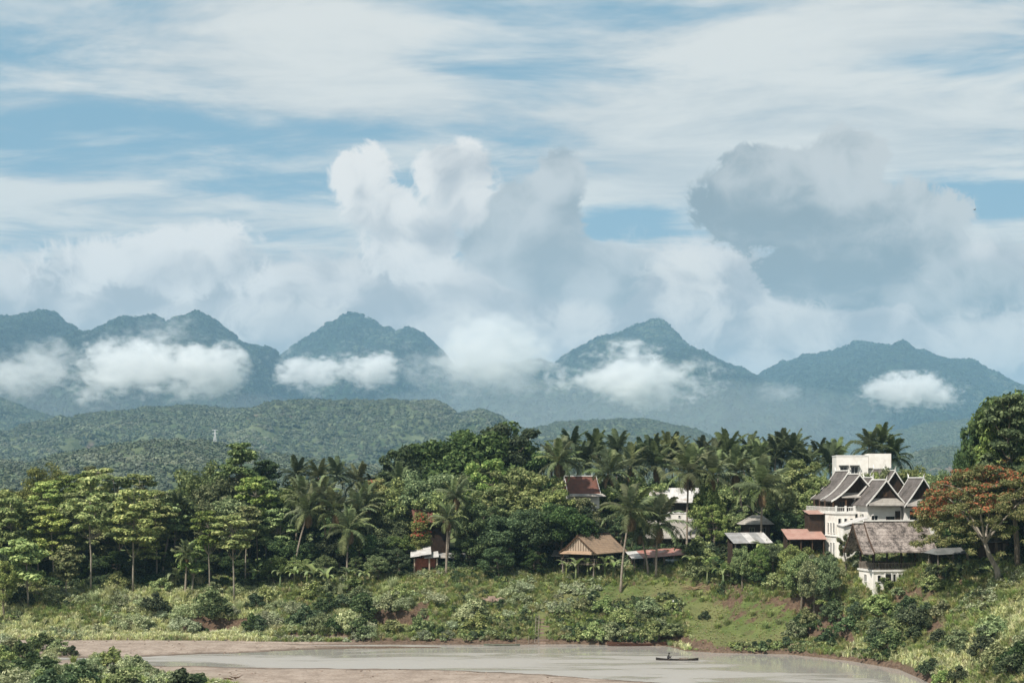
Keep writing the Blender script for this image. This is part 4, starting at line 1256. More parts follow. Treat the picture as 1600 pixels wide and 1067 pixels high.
# --- tumbledown shack with patched tin, and red roof above it
h, g = house_at(668, 246, 6, 'tin_shack', 'tumbledown brick shack with patched white tin roof in the trees', CAMZ - 146 * 246 / F)
part(h, 'wall', 'red_brick', -2.1, 1.4, 0.2, 3.2, -1.2, 3.2)
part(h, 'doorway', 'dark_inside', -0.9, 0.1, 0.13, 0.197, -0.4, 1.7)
for xx in (-2.3, 0.3, 1.6):
    part(h, 'post', 'beige_board', xx - 0.12, xx + 0.12, -0.5, -0.28, -1.6, 3.2)
for k, (xa, xb, ya, za, zb_) in enumerate([(-3.0, -1.2, -1.0, 3.5, 4.5), (-1.5, 0.6, -1.2, 3.8, 4.9), (-0.6, 1.9, -0.9, 3.3, 4.0)]):
    MB().add([(xa, ya, za), (xb, ya - 0.2, za + 0.25), (xb + 0.1, 3.4, zb_ + 0.3), (xa + 0.2, 3.4, zb_), (xa, ya, za - 0.06), (xb, ya - 0.2, za + 0.19), (xb + 0.1, 3.4, zb_ + 0.24), (xa + 0.2, 3.4, zb_ - 0.06)],
             [(0, 1, 2, 3), (7, 6, 5, 4), (0, 4, 5, 1), (1, 5, 6, 2), (2, 6, 7, 3), (3, 7, 4, 0)]).build('roof_sheet', MATS['white_tin'], h)
h, g = house_at(700, 248, -6, 'timber_lean_to', 'open timber lean-to with brown boards beside the brick shack', CAMZ - 143 * 248 / F)
lean_shed(h, -1.9, 2.4, 0, 3, 0, 3.0, 3.7, ['grey_tin', 'pale_tile', 'grey_tin', 'pale_tile', 'grey_tin'], 'grey_timber', 'dark_timber', 4, 0.4)
railing(h, [((-1.8, -0.1), (2.3, -0.1))], 1.2, 0.8, 'grey_timber', 0.5)
h, g = house_at(672, 255, 14, 'red_roof_house', 'house with rusty red roof half hidden by trees above the brick shack')
zl, zh_ = CAMZ - 60 * 255 / F - g, CAMZ - 41 * 255 / F - g
part(h, 'wall', 'dark_timber', -2.6, 3.0, 0, 4, -1, zl)
pr_ = roof_profile(3.0, zl, zh_, 0.15)
mb = MB(); mb.strip(pr_, -3.4, 3.0, 0.14); mb.strip([(-x, z) for x, z in pr_][::-1], -3.4, 3.0, 0.14)
o_ = mb.build('roof', MATS['red_tile'], h); o_.rotation_euler = (0, 0, math.radians(90)); o_.location = (0, 2.0, 0)
h, g = house_at(437, 268, 0, 'pink_roof_house', 'house with faded pinkish roof showing between the teak grove and palms')
zl, zh_ = CAMZ - 56 * 268 / F - g, CAMZ - 34 * 268 / F - g
part(h, 'wall', 'dark_timber', -2.6, 2.6, 0, 4, -1, zl)
MB().add([(-3.2, -0.8, zl), (3.2, -0.8, zl), (2.4, 3.4, zh_), (-2.4, 3.4, zh_), (-3.2, -0.8, zl - 0.1), (3.2, -0.8, zl - 0.1), (2.4, 3.4, zh_ - 0.1), (-2.4, 3.4, zh_ - 0.1)], [(0, 1, 2, 3), (7, 6, 5, 4), (0, 4, 5, 1), (1, 5, 6, 2), (2, 6, 7, 3), (3, 7, 4, 0)]).build('roof', MATS['pink_tin'], h)

# ---------------------------------------------------------------- tree kinds
def clump_leaves(cl, per, size, rng, up=0.5, aspect=0.55, jit=0.55, shell=0.55):
    """leaves spread through a list of clumps (cx, cy, cz, rx, ry, rz)"""
    cl = np.asarray(cl, float)
    vol = (cl[:, 3] * cl[:, 4]) ** 0.5
    cnt = np.maximum(6, (per * (vol / vol.mean()) ** 1.6)).astype(int)
    idx = np.repeat(np.arange(len(cl)), cnt)
    n = len(idx)
    d = sphere_dirs(n, rng)
    r = shell + (1.08 - shell) * rng.uniform(0, 1, n) ** 0.7
    C = cl[idx, :3] + d * cl[idx, 3:6] * r[:, None]
    nrm = d * 0.8 + np.array([0, 0, up])
    return leaf_quads(C, nrm, size, rng, aspect, jit)


def limbs(mb, start_pts, cl, rng, r0, share=1.0, sag=0.15):
    """boughs from the trunk line out to the clumps"""
    for c in cl:
        if rng.random() > share:
            continue
        e = Vector(c[:3])
        cand = [p for p in start_pts if p.z < e.z - 0.1] or [start_pts[0]]
        s = min(cand, key=lambda p: (p - e).length + max(0, 1.2 - (e.z - p.z)) * 2)
        mid = s.lerp(e, 0.5) + Vector((0, 0, -sag * (e - s).length))
        mb.tube([s, mid, e], [r0, r0 * 0.65, r0 * 0.25], 5, cap=False)


def trunk_line(Hh, lean, rng, n=7, wob=0.15):
    pts = []
    for i in range(n):
        t = i / (n - 1)
        pts.append(Vector((lean[0] * t ** 1.4 + rng.normal(0, wob) * t, lean[1] * t ** 1.4 + rng.normal(0, wob) * t, Hh * t)))
    pts[0] = Vector((0, 0, -0.6))
    return pts


def kind_teak(seed, Hh=18.0, R=3.4, bare=0.52, tiers=7, leaf='leaf_teak'):
    rng = np.random.default_rng(seed)
    tl = trunk_line(Hh * 0.97, (rng.normal(0, 0.6), rng.normal(0, 0.6)), rng)
    mb = MB(); mb.tube(tl, [0.17, 0.15, 0.135, 0.12, 0.10, 0.07, 0.03], 8)
    cl = []
    for k in range(tiers):
        t = k / (tiers - 1)
        z = Hh * (bare + (0.97 - bare) * t)
        rad = R * (0.85 + 0.35 * math.sin(math.pi * (0.15 + 0.75 * t))) * (1 - 0.5 * t ** 3)
        m = int(5 + 4 * (1 - t))
        a0 = rng.uniform(0, 6.28)
        ax = np.interp(z, [p.z for p in tl], [p.x for p in tl]); ay = np.interp(z, [p.z for p in tl], [p.y for p in tl])
        for j in range(m):
            if rng.random() < 0.16:
                continue
            a = a0 + j * 6.283 / m + rng.normal(0, 0.25)
            rr_ = rad * rng.uniform(0.35, 1.0)
            s = rng.uniform(0.75, 1.35)
            cl.append((ax + math.cos(a) * rr_, ay + math.sin(a) * rr_, z + rng.normal(0, 0.45), s * 1.15, s * 1.15, s * 0.42))
    limbs(mb, tl, cl, rng, 0.07)
    v, f = clump_leaves(cl, 150, 0.30, rng, up=1.0, aspect=0.6, jit=0.5, shell=0.35)
    return mb.mesh('trunk', MATS['pale_bark'], True), mesh_np('crown', v, f, [MATS[leaf]]), Hh


def kind_round(seed, Hh=16.0, R=5.5, base=0.22, nclump=85, leaf='leaf_round', size=0.27, per=150, flat=0.75, bark='bark'):
    rng = np.random.default_rng(seed)
    tl = trunk_line(Hh * 0.75, (rng.normal(0, 0.8), rng.normal(0, 0.8)), rng, wob=0.3)
    mb = MB(); mb.tube(tl, [0.5, 0.42, 0.36, 0.3, 0.24, 0.17, 0.08], 8)
    zc, hz = Hh * (base + 1) / 2, Hh * (1 - base) / 2
    cl = []
    lob = [(sphere_dirs(1, rng)[0], rng.uniform(0.12, 0.34)) for _ in range(7)]
    for _ in range(nclump):
        d = sphere_dirs(1, rng)[0]
        if d[2] < -0.55 and rng.random() < 0.6:
            d[2] *= -0.6
        bump = 0.86 + sum(w_ * max(0.0, float(np.dot(d, q)) - 0.55) * 2.2 for q, w_ in lob) + rng.normal(0, 0.05)
        r = bump * rng.uniform(0.62, 0.97)
        s = rng.uniform(0.75, 1.6) * R / 5.5
        cl.append((d[0] * R * r, d[1] * R * r, zc + d[2] * hz * r * 0.93, s, s, s * flat))
    limbs(mb, tl, cl, rng, 0.10, 0.6)
    v, f = clump_leaves(cl, per, size, rng, up=0.45, jit=0.6, shell=0.45)
    return mb.mesh('trunk', MATS[bark], True), mesh_np('crown', v, f, [MATS[leaf]]), Hh


def kind_tall(seed, Hh=22.0, leaf='leaf_round'):
    """lanky emergent tree: separate layered clumps on a visible, branching trunk"""
    rng = np.random.default_rng(seed)
    tl = trunk_line(Hh * 0.97, (-1.6, 0.4), rng, 9, 0.4)
    mb = MB(); mb.tube(tl, [0.42, 0.36, 0.32, 0.28, 0.23, 0.19, 0.14, 0.1, 0.05], 8)
    cl = []
    for k in range(46):
        t = rng.uniform(0, 1) ** 0.85
        z = Hh * (0.42 + 0.56 * t)
        rad = (4.6 * (1 - t) ** 0.7 + 1.0) * rng.uniform(0.25, 1.0)
        a = rng.uniform(0, 6.28)
        ax = np.interp(z, [p.z for p in tl], [p.x for p in tl]); ay = np.interp(z, [p.z for p in tl], [p.y for p in tl])
        s = rng.uniform(0.6, 1.25)
        cl.append((ax + math.cos(a) * rad, ay + math.sin(a) * rad, z, s * 1.3, s * 1.3, s * 0.5))
    limbs(mb, tl, cl, rng, 0.09)
    v, f = clump_leaves(cl, 150, 0.28, rng, up=0.9, jit=0.55, shell=0.4)
    return mb.mesh('trunk', MATS['bark'], True), mesh_np('crown', v, f, [MATS[leaf]]), Hh


def kind_feather(seed, Hh=18.0, R=5.5):
    """bamboo-like mound: arching sprays of fine golden leaves"""
    rng = np.random.default_rng(seed)
    mb = MB(); cl = []
    for k in range(34):
        a = rng.uniform(0, 6.28); rr_ = R * rng.uniform(0.1, 1.0) ** 0.6
        top = Hh * (0.98 - 0.42 * (rr_ / R) ** 1.6) * rng.uniform(0.88, 1.0)
        bx_, by_ = math.cos(a) * rr_ * 0.2, math.sin(a) * rr_ * 0.2
        P = [Vector((bx_ + math.cos(a) * rr_ * 0.8 * t ** 1.8, by_ + math.sin(a) * rr_ * 0.8 * t ** 1.8, -0.4 + (top + 0.4) * math.sin(t * 1.65) / math.sin(1.65))) for t in np.linspace(0, 1, 7)]
        mb.tube(P, [0.06, 0.055, 0.05, 0.045, 0.035, 0.025, 0.012], 5)
        for t in np.linspace(0.35, 1.0, 7):
            q = P[min(6, int(t * 6))]
            s = rng.uniform(0.6, 1.1)
            cl.append((q.x + rng.normal(0, 0.5), q.y + rng.normal(0, 0.5), q.z + rng.normal(0, 0.3) - 0.2, s, s, s * 0.8))
    v, f = clump_leaves(cl, 75, 0.26, rng, up=0.3, aspect=0.3, jit=0.8, shell=0.2)
    return mb.mesh('culms', MATS['bark'], True), mesh_np('crown', v, f, [MATS['leaf_gold']]), Hh


def palm_frond(seed, L=4.6, droop=0.9, mat='leaf_palm'):
    """one coconut frond along +x from the origin, arching down, leaflets hanging on both sides"""
    rng = np.random.default_rng(seed)
    n = 12
    sp_, ang = [(0.0, 0.0)], 0.32
    for i in range(n):
        ang -= droop * (0.5 + 1.1 * i / n) / n
        sp_.append((sp_[-1][0] + L / n * math.cos(ang), sp_[-1][1] + L / n * math.sin(ang)))
    vs, fs = [], []
    for i in range(n):                                        # midrib
        w0, w1 = 0.06 * (1 - i / n) + 0.012, 0.06 * (1 - (i + 1) / n) + 0.012
        b = len(vs)
        (xa, za), (xb, zb) = sp_[i], sp_[i + 1]
        vs += [(xa, -w0, za), (xa, w0, za), (xb, w1, zb), (xb, -w1, zb)]
        fs.append((b, b + 3, b + 2, b + 1))
    m_ = 26
    for k in range(m_):
        t = 0.12 + 0.86 * k / m_
        x = np.interp(t, np.linspace(0, 1, n + 1), [p[0] for p in sp_]); z = np.interp(t, np.linspace(0, 1, n + 1), [p[1] for p in sp_])
        ll = 0.95 * math.sin(math.pi * (0.14 + 0.80 * t)) ** 0.8 * rng.uniform(0.85, 1.1) + 0.12
        for sd in (-1, 1):
            fw, hang = 0.45 * ll, rng.uniform(0.25, 0.75) * ll
            w = 0.085
            b = len(vs)
            mx_, my_, mz_ = x + fw * 0.5, sd * ll * 0.5, z + 0.02 - hang * 0.25
            ex_, ey_, ez_ = x + fw * 0.9, sd * ll * 0.82, z - hang
            vs += [(x - w, 0, z), (x + w, 0, z), (mx_ + w, my_, mz_), (mx_ - w, my_, mz_), (ex_, ey_, ez_)]
            fs += [(b, b + 1, b + 2, b + 3), (b + 3, b + 2, b + 4, b + 4)]
    fs = [tuple(dict.fromkeys(q)) for q in fs]
    me = bpy.data.meshes.new('frond')
    me.from_pydata(vs, [], fs); me.materials.append(MATS[mat]); me.update()
    return me


FRONDS = {mt: [palm_frond(300 + i, L, dr, mt) for i, (L, dr) in enumerate([(4.2, 0.55), (4.7, 1.0), (4.9, 1.45), (4.5, 1.9)])] for mt in ('leaf_palm', 'leaf_palm_dark')}
FRONDS['dry_frond'] = [palm_frond(340, 3.6, 1.6, 'dry_frond')]


def palm_layout(seed, n=22):
    rng = np.random.default_rng(seed)
    out_ = []
    for i in range(n):
        t = i / (n - 1)
        el = math.radians(78 - 112 * t + rng.normal(0, 7))
        out_.append((i * 2.399 + rng.normal(0, 0.2), el, min(3, int(t * 2.6 + rng.uniform(0, 1.3))), rng.uniform(0.85, 1.1)))
    return out_


def palm_trunk_mesh(seed, Hh, lean):
    rng = np.random.default_rng(seed)
    P = [Vector((lean * t ** 1.7, 0.3 * math.sin(t * 3), -0.5 + (Hh + 0.5) * t)) for t in np.linspace(0, 1, 9)]
    mb = MB(); mb.tube(P, [0.30, 0.22, 0.19, 0.18, 0.17, 0.16, 0.155, 0.15, 0.16], 8)
    bm_ = mb.mesh('trunk', MATS['palm_bark'], True)
    return bm_, P[-1]


PALM_TRUNKS = [palm_trunk_mesh(10 + i, 12.0, ln) for i, ln in enumerate((0.3, 1.6, -1.4, 2.8))]


def palm_crown_mesh(seed, mat):
    """whole crown of a far palm in one mesh"""
    Vv, Ff = [], []
    for a, el, k, s in palm_layout(seed, 19):
        me = FRONDS[mat][k]
        M_ = Matrix.Rotation(a, 4, 'Z') @ Matrix.Rotation(-el, 4, 'Y') @ Matrix.Scale(s, 4)
        b = len(Vv)
        Vv += [tuple(M_ @ v.co) for v in me.vertices]
        Ff += [tuple(b + i for i in p.vertices) for p in me.polygons]
    me = bpy.data.meshes.new('crown'); me.from_pydata(Vv, [], Ff); me.materials.append(MATS[mat]); me.update()
    return me


PALM_CROWNS = {mt: [palm_crown_mesh(60 + i, mt) for i in range(3)] for mt in ('leaf_palm', 'leaf_palm_dark')}


def nut_cluster():
    bm = bmesh.new()
    for i in range(7):
        a = i * 0.9
        bmesh.ops.create_icosphere(bm, subdivisions=1, radius=0.14, matrix=Matrix.Translation((math.cos(a) * 0.3, math.sin(a) * 0.3, -0.3 - 0.1 * (i % 3))))
    me = bpy.data.meshes.new('coconut_cluster'); bm.to_mesh(me); bm.free(); me.materials.append(MATS['leaf_palm']); return me


NUTS = nut_cluster()


def palm(x, crown_y, D, label, group, detail=True, seed=0, dark=False, lean=None, size=1.0, gz=None):
    rng = random.Random(seed * 7 + 3)
    top = px(x, crown_y, D)
    k = rng.randrange(4) if lean is None else lean
    tm, tip = PALM_TRUNKS[k]
    rz = 0.0 if lean is not None else rng.uniform(-0.6, 0.6)
    off = Matrix.Rotation(rz, 3, 'Z') @ Vector((tip.x, tip.y, 0))
    gx_, gy_ = top.x - off.x, D - off.y
    g = H(gx_, gy_)
    if top.z - g < 3.5:
        g = top.z - 3.5
    root = empty('coconut_palm', (gx_, gy_, g), rz, label, 'palm tree', group)
    t = obj('trunk', tm, root); zs_ = (top.z - g) / tip.z; t.scale = (1, 1, zs_)
    mat = 'leaf_palm_dark' if dark else 'leaf_palm'
    tp = Vector((tip.x, tip.y, tip.z * zs_))
    if detail:
        for a, el, kk, s in palm_layout(seed + 500):
            fr = obj('frond', FRONDS[mat][kk], root)
            fr.location = tp
            fr.rotation_euler = (rng.gauss(0, 0.15), -el, a)
            fr.scale = (s * size,) * 3
        for j in range(3):
            fr = obj('dry_frond', FRONDS['dry_frond'][0], root)
            fr.location = tp; fr.rotation_euler = (0, rng.uniform(0.9, 1.25), rng.uniform(0, 6.28)); fr.scale = (0.8 * size,) * 3
        nn = obj('coconut_cluster', NUTS, root); nn.location = tp
    else:
        c_ = obj('crown', PALM_CROWNS[mat][seed % 3], root)
        c_.location = tp; c_.rotation_euler = (0, 0, rng.uniform(0, 6.28)); c_.scale = (size,) * 3
    return root


# banana
def banana_leaf(seed, L=2.3, W=0.32, droop=1.5):
    rng = np.random.default_rng(seed)
    n = 8; vs, fs = [], []
    x = z = 0.0; ang = 1.15
    for i in range(n + 1):
        t = i / n
        w = W * math.sin(math.pi * min(1, 0.1 + 0.9 * t)) ** 0.6 * rng.uniform(0.8, 1.05) + 0.015
        if t < 0.14: w = 0.03
        vs += [(x, -w, z + w * 0.35), (x, 0, z), (x, w, z + w * 0.35)]
        ang -= droop / n * (0.6 + 0.9 * t)
        x += L / n * math.cos(ang); z += L / n * math.sin(ang)
    for i in range(n):
        b = i * 3
        fs += [(b, b + 3, b + 4, b + 1), (b + 1, b + 4, b + 5, b + 2)]
    me = bpy.data.meshes.new('leaf'); me.from_pydata(vs, [], fs); me.materials.append(MATS['leaf_banana']); me.update()
    return me


BLEAF = [banana_leaf(1, 2.4, 0.34, 1.3), banana_leaf(2, 2.2, 0.36, 1.9), banana_leaf(3, 2.0, 0.30, 2.5)]
BSTEM = MB().tube([(0, 0, -0.3), (0.02, 0, 1.0), (0.0, 0.02, 2.0)], [0.17, 0.13, 0.09], 7).mesh('stem', MATS['leaf_banana'], True)


def banana(X, Y, label, group, seed=0, size=1.0):
    rng = random.Random(seed)
    root = empty('banana_plant', (X, Y, H(X, Y)), rng.uniform(0, 6.28), label, 'banana plant', group)
    root.scale = (size,) * 3
    obj('stem', BSTEM, root)
    for i in range(8):
        l = obj('leaf', BLEAF[(i + seed) % 3], root)
        l.location = (0, 0, 1.95); l.rotation_euler = (0, -rng.uniform(-0.25, 0.35), i * 2.4 + rng.uniform(-0.2, 0.2)); l.scale = (rng.uniform(0.8, 1.15),) * 3
    return root


# shrubs
def shrub_mesh(seed, nclump, R, Hh, leaf, size, per=60, aspect=0.5):
    rng = np.random.default_rng(seed)
    cl = []
    for _ in range(nclump):
        a = rng.uniform(0, 6.28); r = R * rng.uniform(0, 1) ** 0.6
        z = Hh * (1 - 0.75 * (r / R) ** 2) * rng.uniform(0.35, 0.92)
        s = rng.uniform(0.28, 0.55) * (R / 1.6)
        cl.append((math.cos(a) * r, math.sin(a) * r, z, s, s, s * 0.75))
    v, f = clump_leaves(cl, per, size, rng, up=0.5, aspect=aspect, jit=0.6, shell=0.35)
    v[:, 2] = np.maximum(v[:, 2], -0.15)
    mb = MB()
    for c_ in cl[::3]:
        mb.tube([(c_[0] * 0.15, c_[1] * 0.15, -0.3), (c_[0] * 0.6, c_[1] * 0.6, c_[2] * 0.6), c_[:3]], [0.04, 0.03, 0.012], 4, cap=False)
    return mesh_np('shrub', v, f, [MATS[leaf]]), mb.mesh('stems', MATS['bark'])


SHRUBS = {'green': [shrub_mesh(i, 26, 1.6, 2.2, 'leaf_shrub', 0.17) for i in (1, 2, 3)],
          'grey': [shrub_mesh(i, 26, 1.7, 1.9, 'leaf_shrub_grey', 0.15, 66, 0.35) for i in (11, 12)],
          'dark': [shrub_mesh(i, 26, 1.7, 2.3, 'leaf_shrub_dark', 0.18) for i in (21, 22)]}


def tuft_mesh(seed, n, Hh, spread, mat, w=0.035):
    rng = np.random.default_rng(seed)
    vs, fs = [], []
    for i in range(n):
        a = rng.uniform(0, 6.28); r = rng.uniform(0, spread * 0.4)
        h_ = Hh * rng.uniform(0.55, 1.1); ln = spread * rng.uniform(0.25, 1.0)
        x0, y0 = math.cos(a) * r, math.sin(a) * r
        ca, sa = math.cos(a), math.sin(a)
        b = len(vs)
        for t, ww in ((0, 1.0), (0.55, 0.8), (1.0, 0.1)):
            x_, y_, z_ = x0 + ca * ln * t ** 1.8, y0 + sa * ln * t ** 1.8, h_ * (t - 0.28 * t ** 3)
            vs += [(x_ - sa * w * ww, y_ + ca * w * ww, z_), (x_ + sa * w * ww, y_ - ca * w * ww, z_)]
        fs += [(b, b + 1, b + 3, b + 2), (b + 2, b + 3, b + 5, b + 4)]
    me = bpy.data.meshes.new('tuft'); me.from_pydata(vs, [], fs); me.materials.append(MATS[mat]); me.update()
    return me


REEDS = {'pale': tuft_mesh(5, 150, 2.0, 1.1, 'blade_pale', 0.03), 'green': tuft_mesh(6, 150, 1.8, 1.1, 'blade_green', 0.03), 'gold': tuft_mesh(7, 150, 1.7, 1.0, 'blade_gold', 0.03)}


def shrub(X, Y, kind, size, seed, label, group, squash=1.0, z=None):
    rng = random.Random(seed)
    g = H(X, Y) if z is None else z
    if kind.startswith('reed_'):
        o = obj('reed_clump', REEDS[kind[5:]]); cat = 'reeds'
    else:
        lst = SHRUBS[kind]
        me, st = lst[seed % len(lst)]
        o = obj('shrub', me); cat = 'shrub'
        obj('stems', st, o)
    o.location = (X, Y, g - 0.08); o.rotation_euler = (0, 0, rng.uniform(0, 6.28)); o.scale = (size, size, size * squash)
    return tag(o, label, cat, group)


KINDS = {'teak': [kind_teak(1), kind_teak(2), kind_teak(3, tiers=6, bare=0.6), kind_teak(4, R=2.7, tiers=5, bare=0.66)],
         'teak_full': [kind_teak(5, R=4.6, bare=0.34, tiers=9), kind_teak(6, R=4.2, bare=0.36, tiers=9)],
         'sapling': [kind_teak(7, 9.0, 2.0, 0.5, 5), kind_teak(8, 9.0, 2.3, 0.55, 4)],
         'round': [kind_round(11), kind_round(12, R=5.0), kind_round(13, R=6.2, base=0.15), kind_round(14, R=4.2, nclump=60)],
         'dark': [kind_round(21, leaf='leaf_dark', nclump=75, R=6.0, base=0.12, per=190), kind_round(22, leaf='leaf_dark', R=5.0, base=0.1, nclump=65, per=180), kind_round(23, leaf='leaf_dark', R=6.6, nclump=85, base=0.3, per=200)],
         'bright': [kind_round(31, leaf='leaf_teak', R=4.8, base=0.15), kind_round(32, leaf='leaf_teak', R=5.2, base=0.12)],
         'tall': [kind_tall(41), kind_tall(42, leaf='leaf_dark')],
         'gold': [kind_feather(51), kind_feather(52)]}
NAMES = {'teak': 'teak_tree', 'teak_full': 'teak_tree', 'sapling': 'sapling_tree', 'round': 'broadleaf_tree', 'dark': 'evergreen_tree', 'bright': 'broadleaf_tree', 'tall': 'emergent_tree', 'gold': 'bamboo_clump'}


def tree(kind, x, top_y, D, label, group, seed=0, wide=1.0, var=None, base_y=None):
    """tree whose top reaches photo row top_y when it stands D metres off on bearing x; foot on the ground"""
    rng = random.Random(seed * 13 + 1)
    X = (x - 800) * D / F
    g = H(X, D)
    topz = CAMZ + (HZ - top_y) * D / F
    lst = KINDS[kind]
    tm, cm, Hh = lst[(seed if var is None else var) % len(lst)]
    s = max(0.25, (topz - g) / Hh)
    root = empty(NAMES[kind], (X, D, g), rng.uniform(0, 6.28) if kind != 'tall' else 0.3, label, 'bamboo' if kind == 'gold' else 'tree', group)
    w = s ** 0.55 * wide
    root.scale = (w, w, s)
    obj('culms' if kind == 'gold' else 'trunk', tm, root)
    obj('crown', cm, root)
    return root

# ---------------------------------------------------------------- trees in place
LANDMARKS = [(8, 'by the small yellow-green tree'), (45, 'by the young slim tree'), (103, 'by the short slim tree'), (142, 'by the tallest straight teak'), (208, 'by the low-crowned teak'), (290, 'by the young shaded palm'), (328, 'by the leaning slim teak'), (366, 'by the umbrella-crowned teak'), (403, 'by the leaning emergent tree'), (470, 'by the brown eroded bank'), (545, 'by the short drooping palm'), (610, 'by the earth cliff'), (668, 'by the brick shack'), (704, 'by the timber lean-to'), (765, 'by the pinkish earth mounds'), (848, 'by the landing steps'), (908, 'by the tan stilt house'), (965, 'by the dead branches'), (1000, 'by the moored brown boat'), (1035, 'by the red-roofed shed'), (1085, 'by the dry frond heap'), (1172, 'by the grey tin shed'), (1225, 'by the open grassy slope'), (1262, 'by the pink-roofed shed'), (1320, 'by the tiered-roof house'), (1393, 'by the thatched pavilion'), (1482, 'by the small hut'), (1545, 'by the pale forked trunk'), (1600, 'by the low dark shed')]


def near(x, label):
    """the label with the landmark the plant stands closest to"""
    return label + ' ' + min(LANDMARKS, key=lambda q: abs(q[0] - x))[1]


def row(kind, items, label, group, **kw):
    for i, it in enumerate(items):
        tree(kind, it[0], it[1], it[2], near(it[0], label), group, seed=int(it[0]), wide=it[3] if len(it) > 3 else 1.0, **kw)


# the teak grove: single slim stems along the bank
tree('sapling', 45, 845, 239, 'young slim tree on the grassy bank at the open end of the teak grove', None, 1)
tree('sapling', 103, 858, 243, 'short slim tree with drooping crown next to tall straight teak', None, 2)
tree('teak', 142, 752, 244, 'tallest straight pale-stemmed teak standing clear at the grove edge', None, 3, var=2)
tree('teak', 208, 762, 246, 'pale-stemmed teak with low hanging bright crown above tall grass', None, 4, var=0, wide=1.1)
tree('teak', 328, 798, 243, 'slim teak with leaning stem and small tiered crown', None, 5, var=3, wide=0.9)
tree('teak', 366, 805, 242, 'slim teak with flat umbrella crown and pale bare stem', None, 6, var=3, wide=1.15)
tree('sapling', 300, 845, 246, 'low spreading sapling under the teaks beside the leaning stem', None, 7)
row('teak', [(20, 775, 252), (188, 768, 256), (245, 772, 255), (383, 790, 250), (403, 745, 256), (416, 762, 258), (440, 792, 254), (60, 780, 256), (275, 785, 258)], 'slim pale-stemmed teak inside the riverside grove', 'teaks inside the grove')
row('teak_full', [(70, 752, 262), (108, 742, 264), (150, 733, 266), (186, 744, 264), (226, 742, 268), (262, 768, 264), (125, 770, 258), (85, 790, 254), (165, 785, 259), (225, 800, 256)], 'full-crowned teak with layered light green foliage behind slim stems', 'full-crowned teaks')
tree('gold', 72, 714, 276, 'tall golden-green feathery bamboo mound rising behind the teak grove', None, 1, 1.15)
tree('gold', 30, 745, 274, 'lower golden bamboo clump leaning off the tall bamboo mound', None, 2, 0.9)
tree('bright', 6, 876, 236, 'small yellow-green rounded tree low on the grassy bank', None, 3, 0.5)
tree('bright', -4, 765, 262, 'yellow-green rounded tree beyond the golden bamboo', None, 3)
tree('tall', 392, 689, 262, 'tall emergent tree with leaning dark top above all the grove', None, 0, 1.1, var=0)
tree('tall', 425, 715, 266, 'dark companion tree against the leaning emergent tree', None, 1, 1.0, var=1)
tree('tall', 150, 726, 272, 'wispy tree with broken top above the full-crowned teaks', None, 2, 0.7, var=0)
row('round', [(318, 728, 266), (345, 742, 260), (290, 752, 268), (440, 752, 266), (365, 770, 256), (330, 790, 262)], 'mid-green rounded tree around the foot of the emergent tree', 'rounded trees by the emergent tree')
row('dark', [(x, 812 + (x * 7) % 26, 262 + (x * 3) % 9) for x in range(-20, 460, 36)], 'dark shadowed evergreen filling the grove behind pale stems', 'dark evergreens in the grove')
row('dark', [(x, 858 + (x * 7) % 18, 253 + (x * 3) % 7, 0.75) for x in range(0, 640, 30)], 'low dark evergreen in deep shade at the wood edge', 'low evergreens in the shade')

# wooded knoll in the middle
tree('dark', 742, 667, 280, 'largest dark evergreen crowning the wooded knoll', None, 2, 1.5, var=2)
tree('dark', 692, 678, 282, 'dark evergreen shoulder joined to the largest evergreen on the knoll', None, 0, 1.25)
tree('dark', 796, 670, 280, 'dark evergreen with knobbly top on the village side of the knoll', None, 1, 1.35)
row('dark', [(640, 702, 276), (616, 722, 274), (838, 712, 274), (820, 742, 266)], 'dark evergreen on the flank of the wooded knoll', 'evergreens on the knoll flank')
row('round', [(664, 735, 262, 1.15), (700, 757, 258), (642, 752, 264), (724, 735, 266, 1.1), (620, 765, 262), (590, 780, 262), (600, 805, 256), (628, 835, 250, 0.9)], 'rounded mid-green tree below the dark knoll evergreens', 'rounded trees below the knoll')
row('bright', [(770, 722, 262, 1.1), (800, 735, 258, 1.2), (842, 745, 256, 1.1), (870, 768, 252), (772, 765, 254), (905, 778, 250), (735, 790, 250, 0.8)], 'bright leafy tree catching sun above the vine-hung bank', 'bright trees above the vines')
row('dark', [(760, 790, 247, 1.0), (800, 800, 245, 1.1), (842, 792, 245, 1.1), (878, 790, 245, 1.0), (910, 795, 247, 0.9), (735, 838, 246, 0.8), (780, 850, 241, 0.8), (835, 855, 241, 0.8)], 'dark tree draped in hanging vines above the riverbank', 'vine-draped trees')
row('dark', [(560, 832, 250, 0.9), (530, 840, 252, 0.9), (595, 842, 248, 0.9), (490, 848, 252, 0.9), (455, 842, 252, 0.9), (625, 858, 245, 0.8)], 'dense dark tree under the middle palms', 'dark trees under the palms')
row('round', [(470, 872, 246, 0.7), (510, 868, 246, 0.7), (555, 872, 244, 0.7), (590, 868, 244, 0.7), (430, 868, 247, 0.7)], 'low leafy tree at the edge of the tall grass', 'low trees by the tall grass')

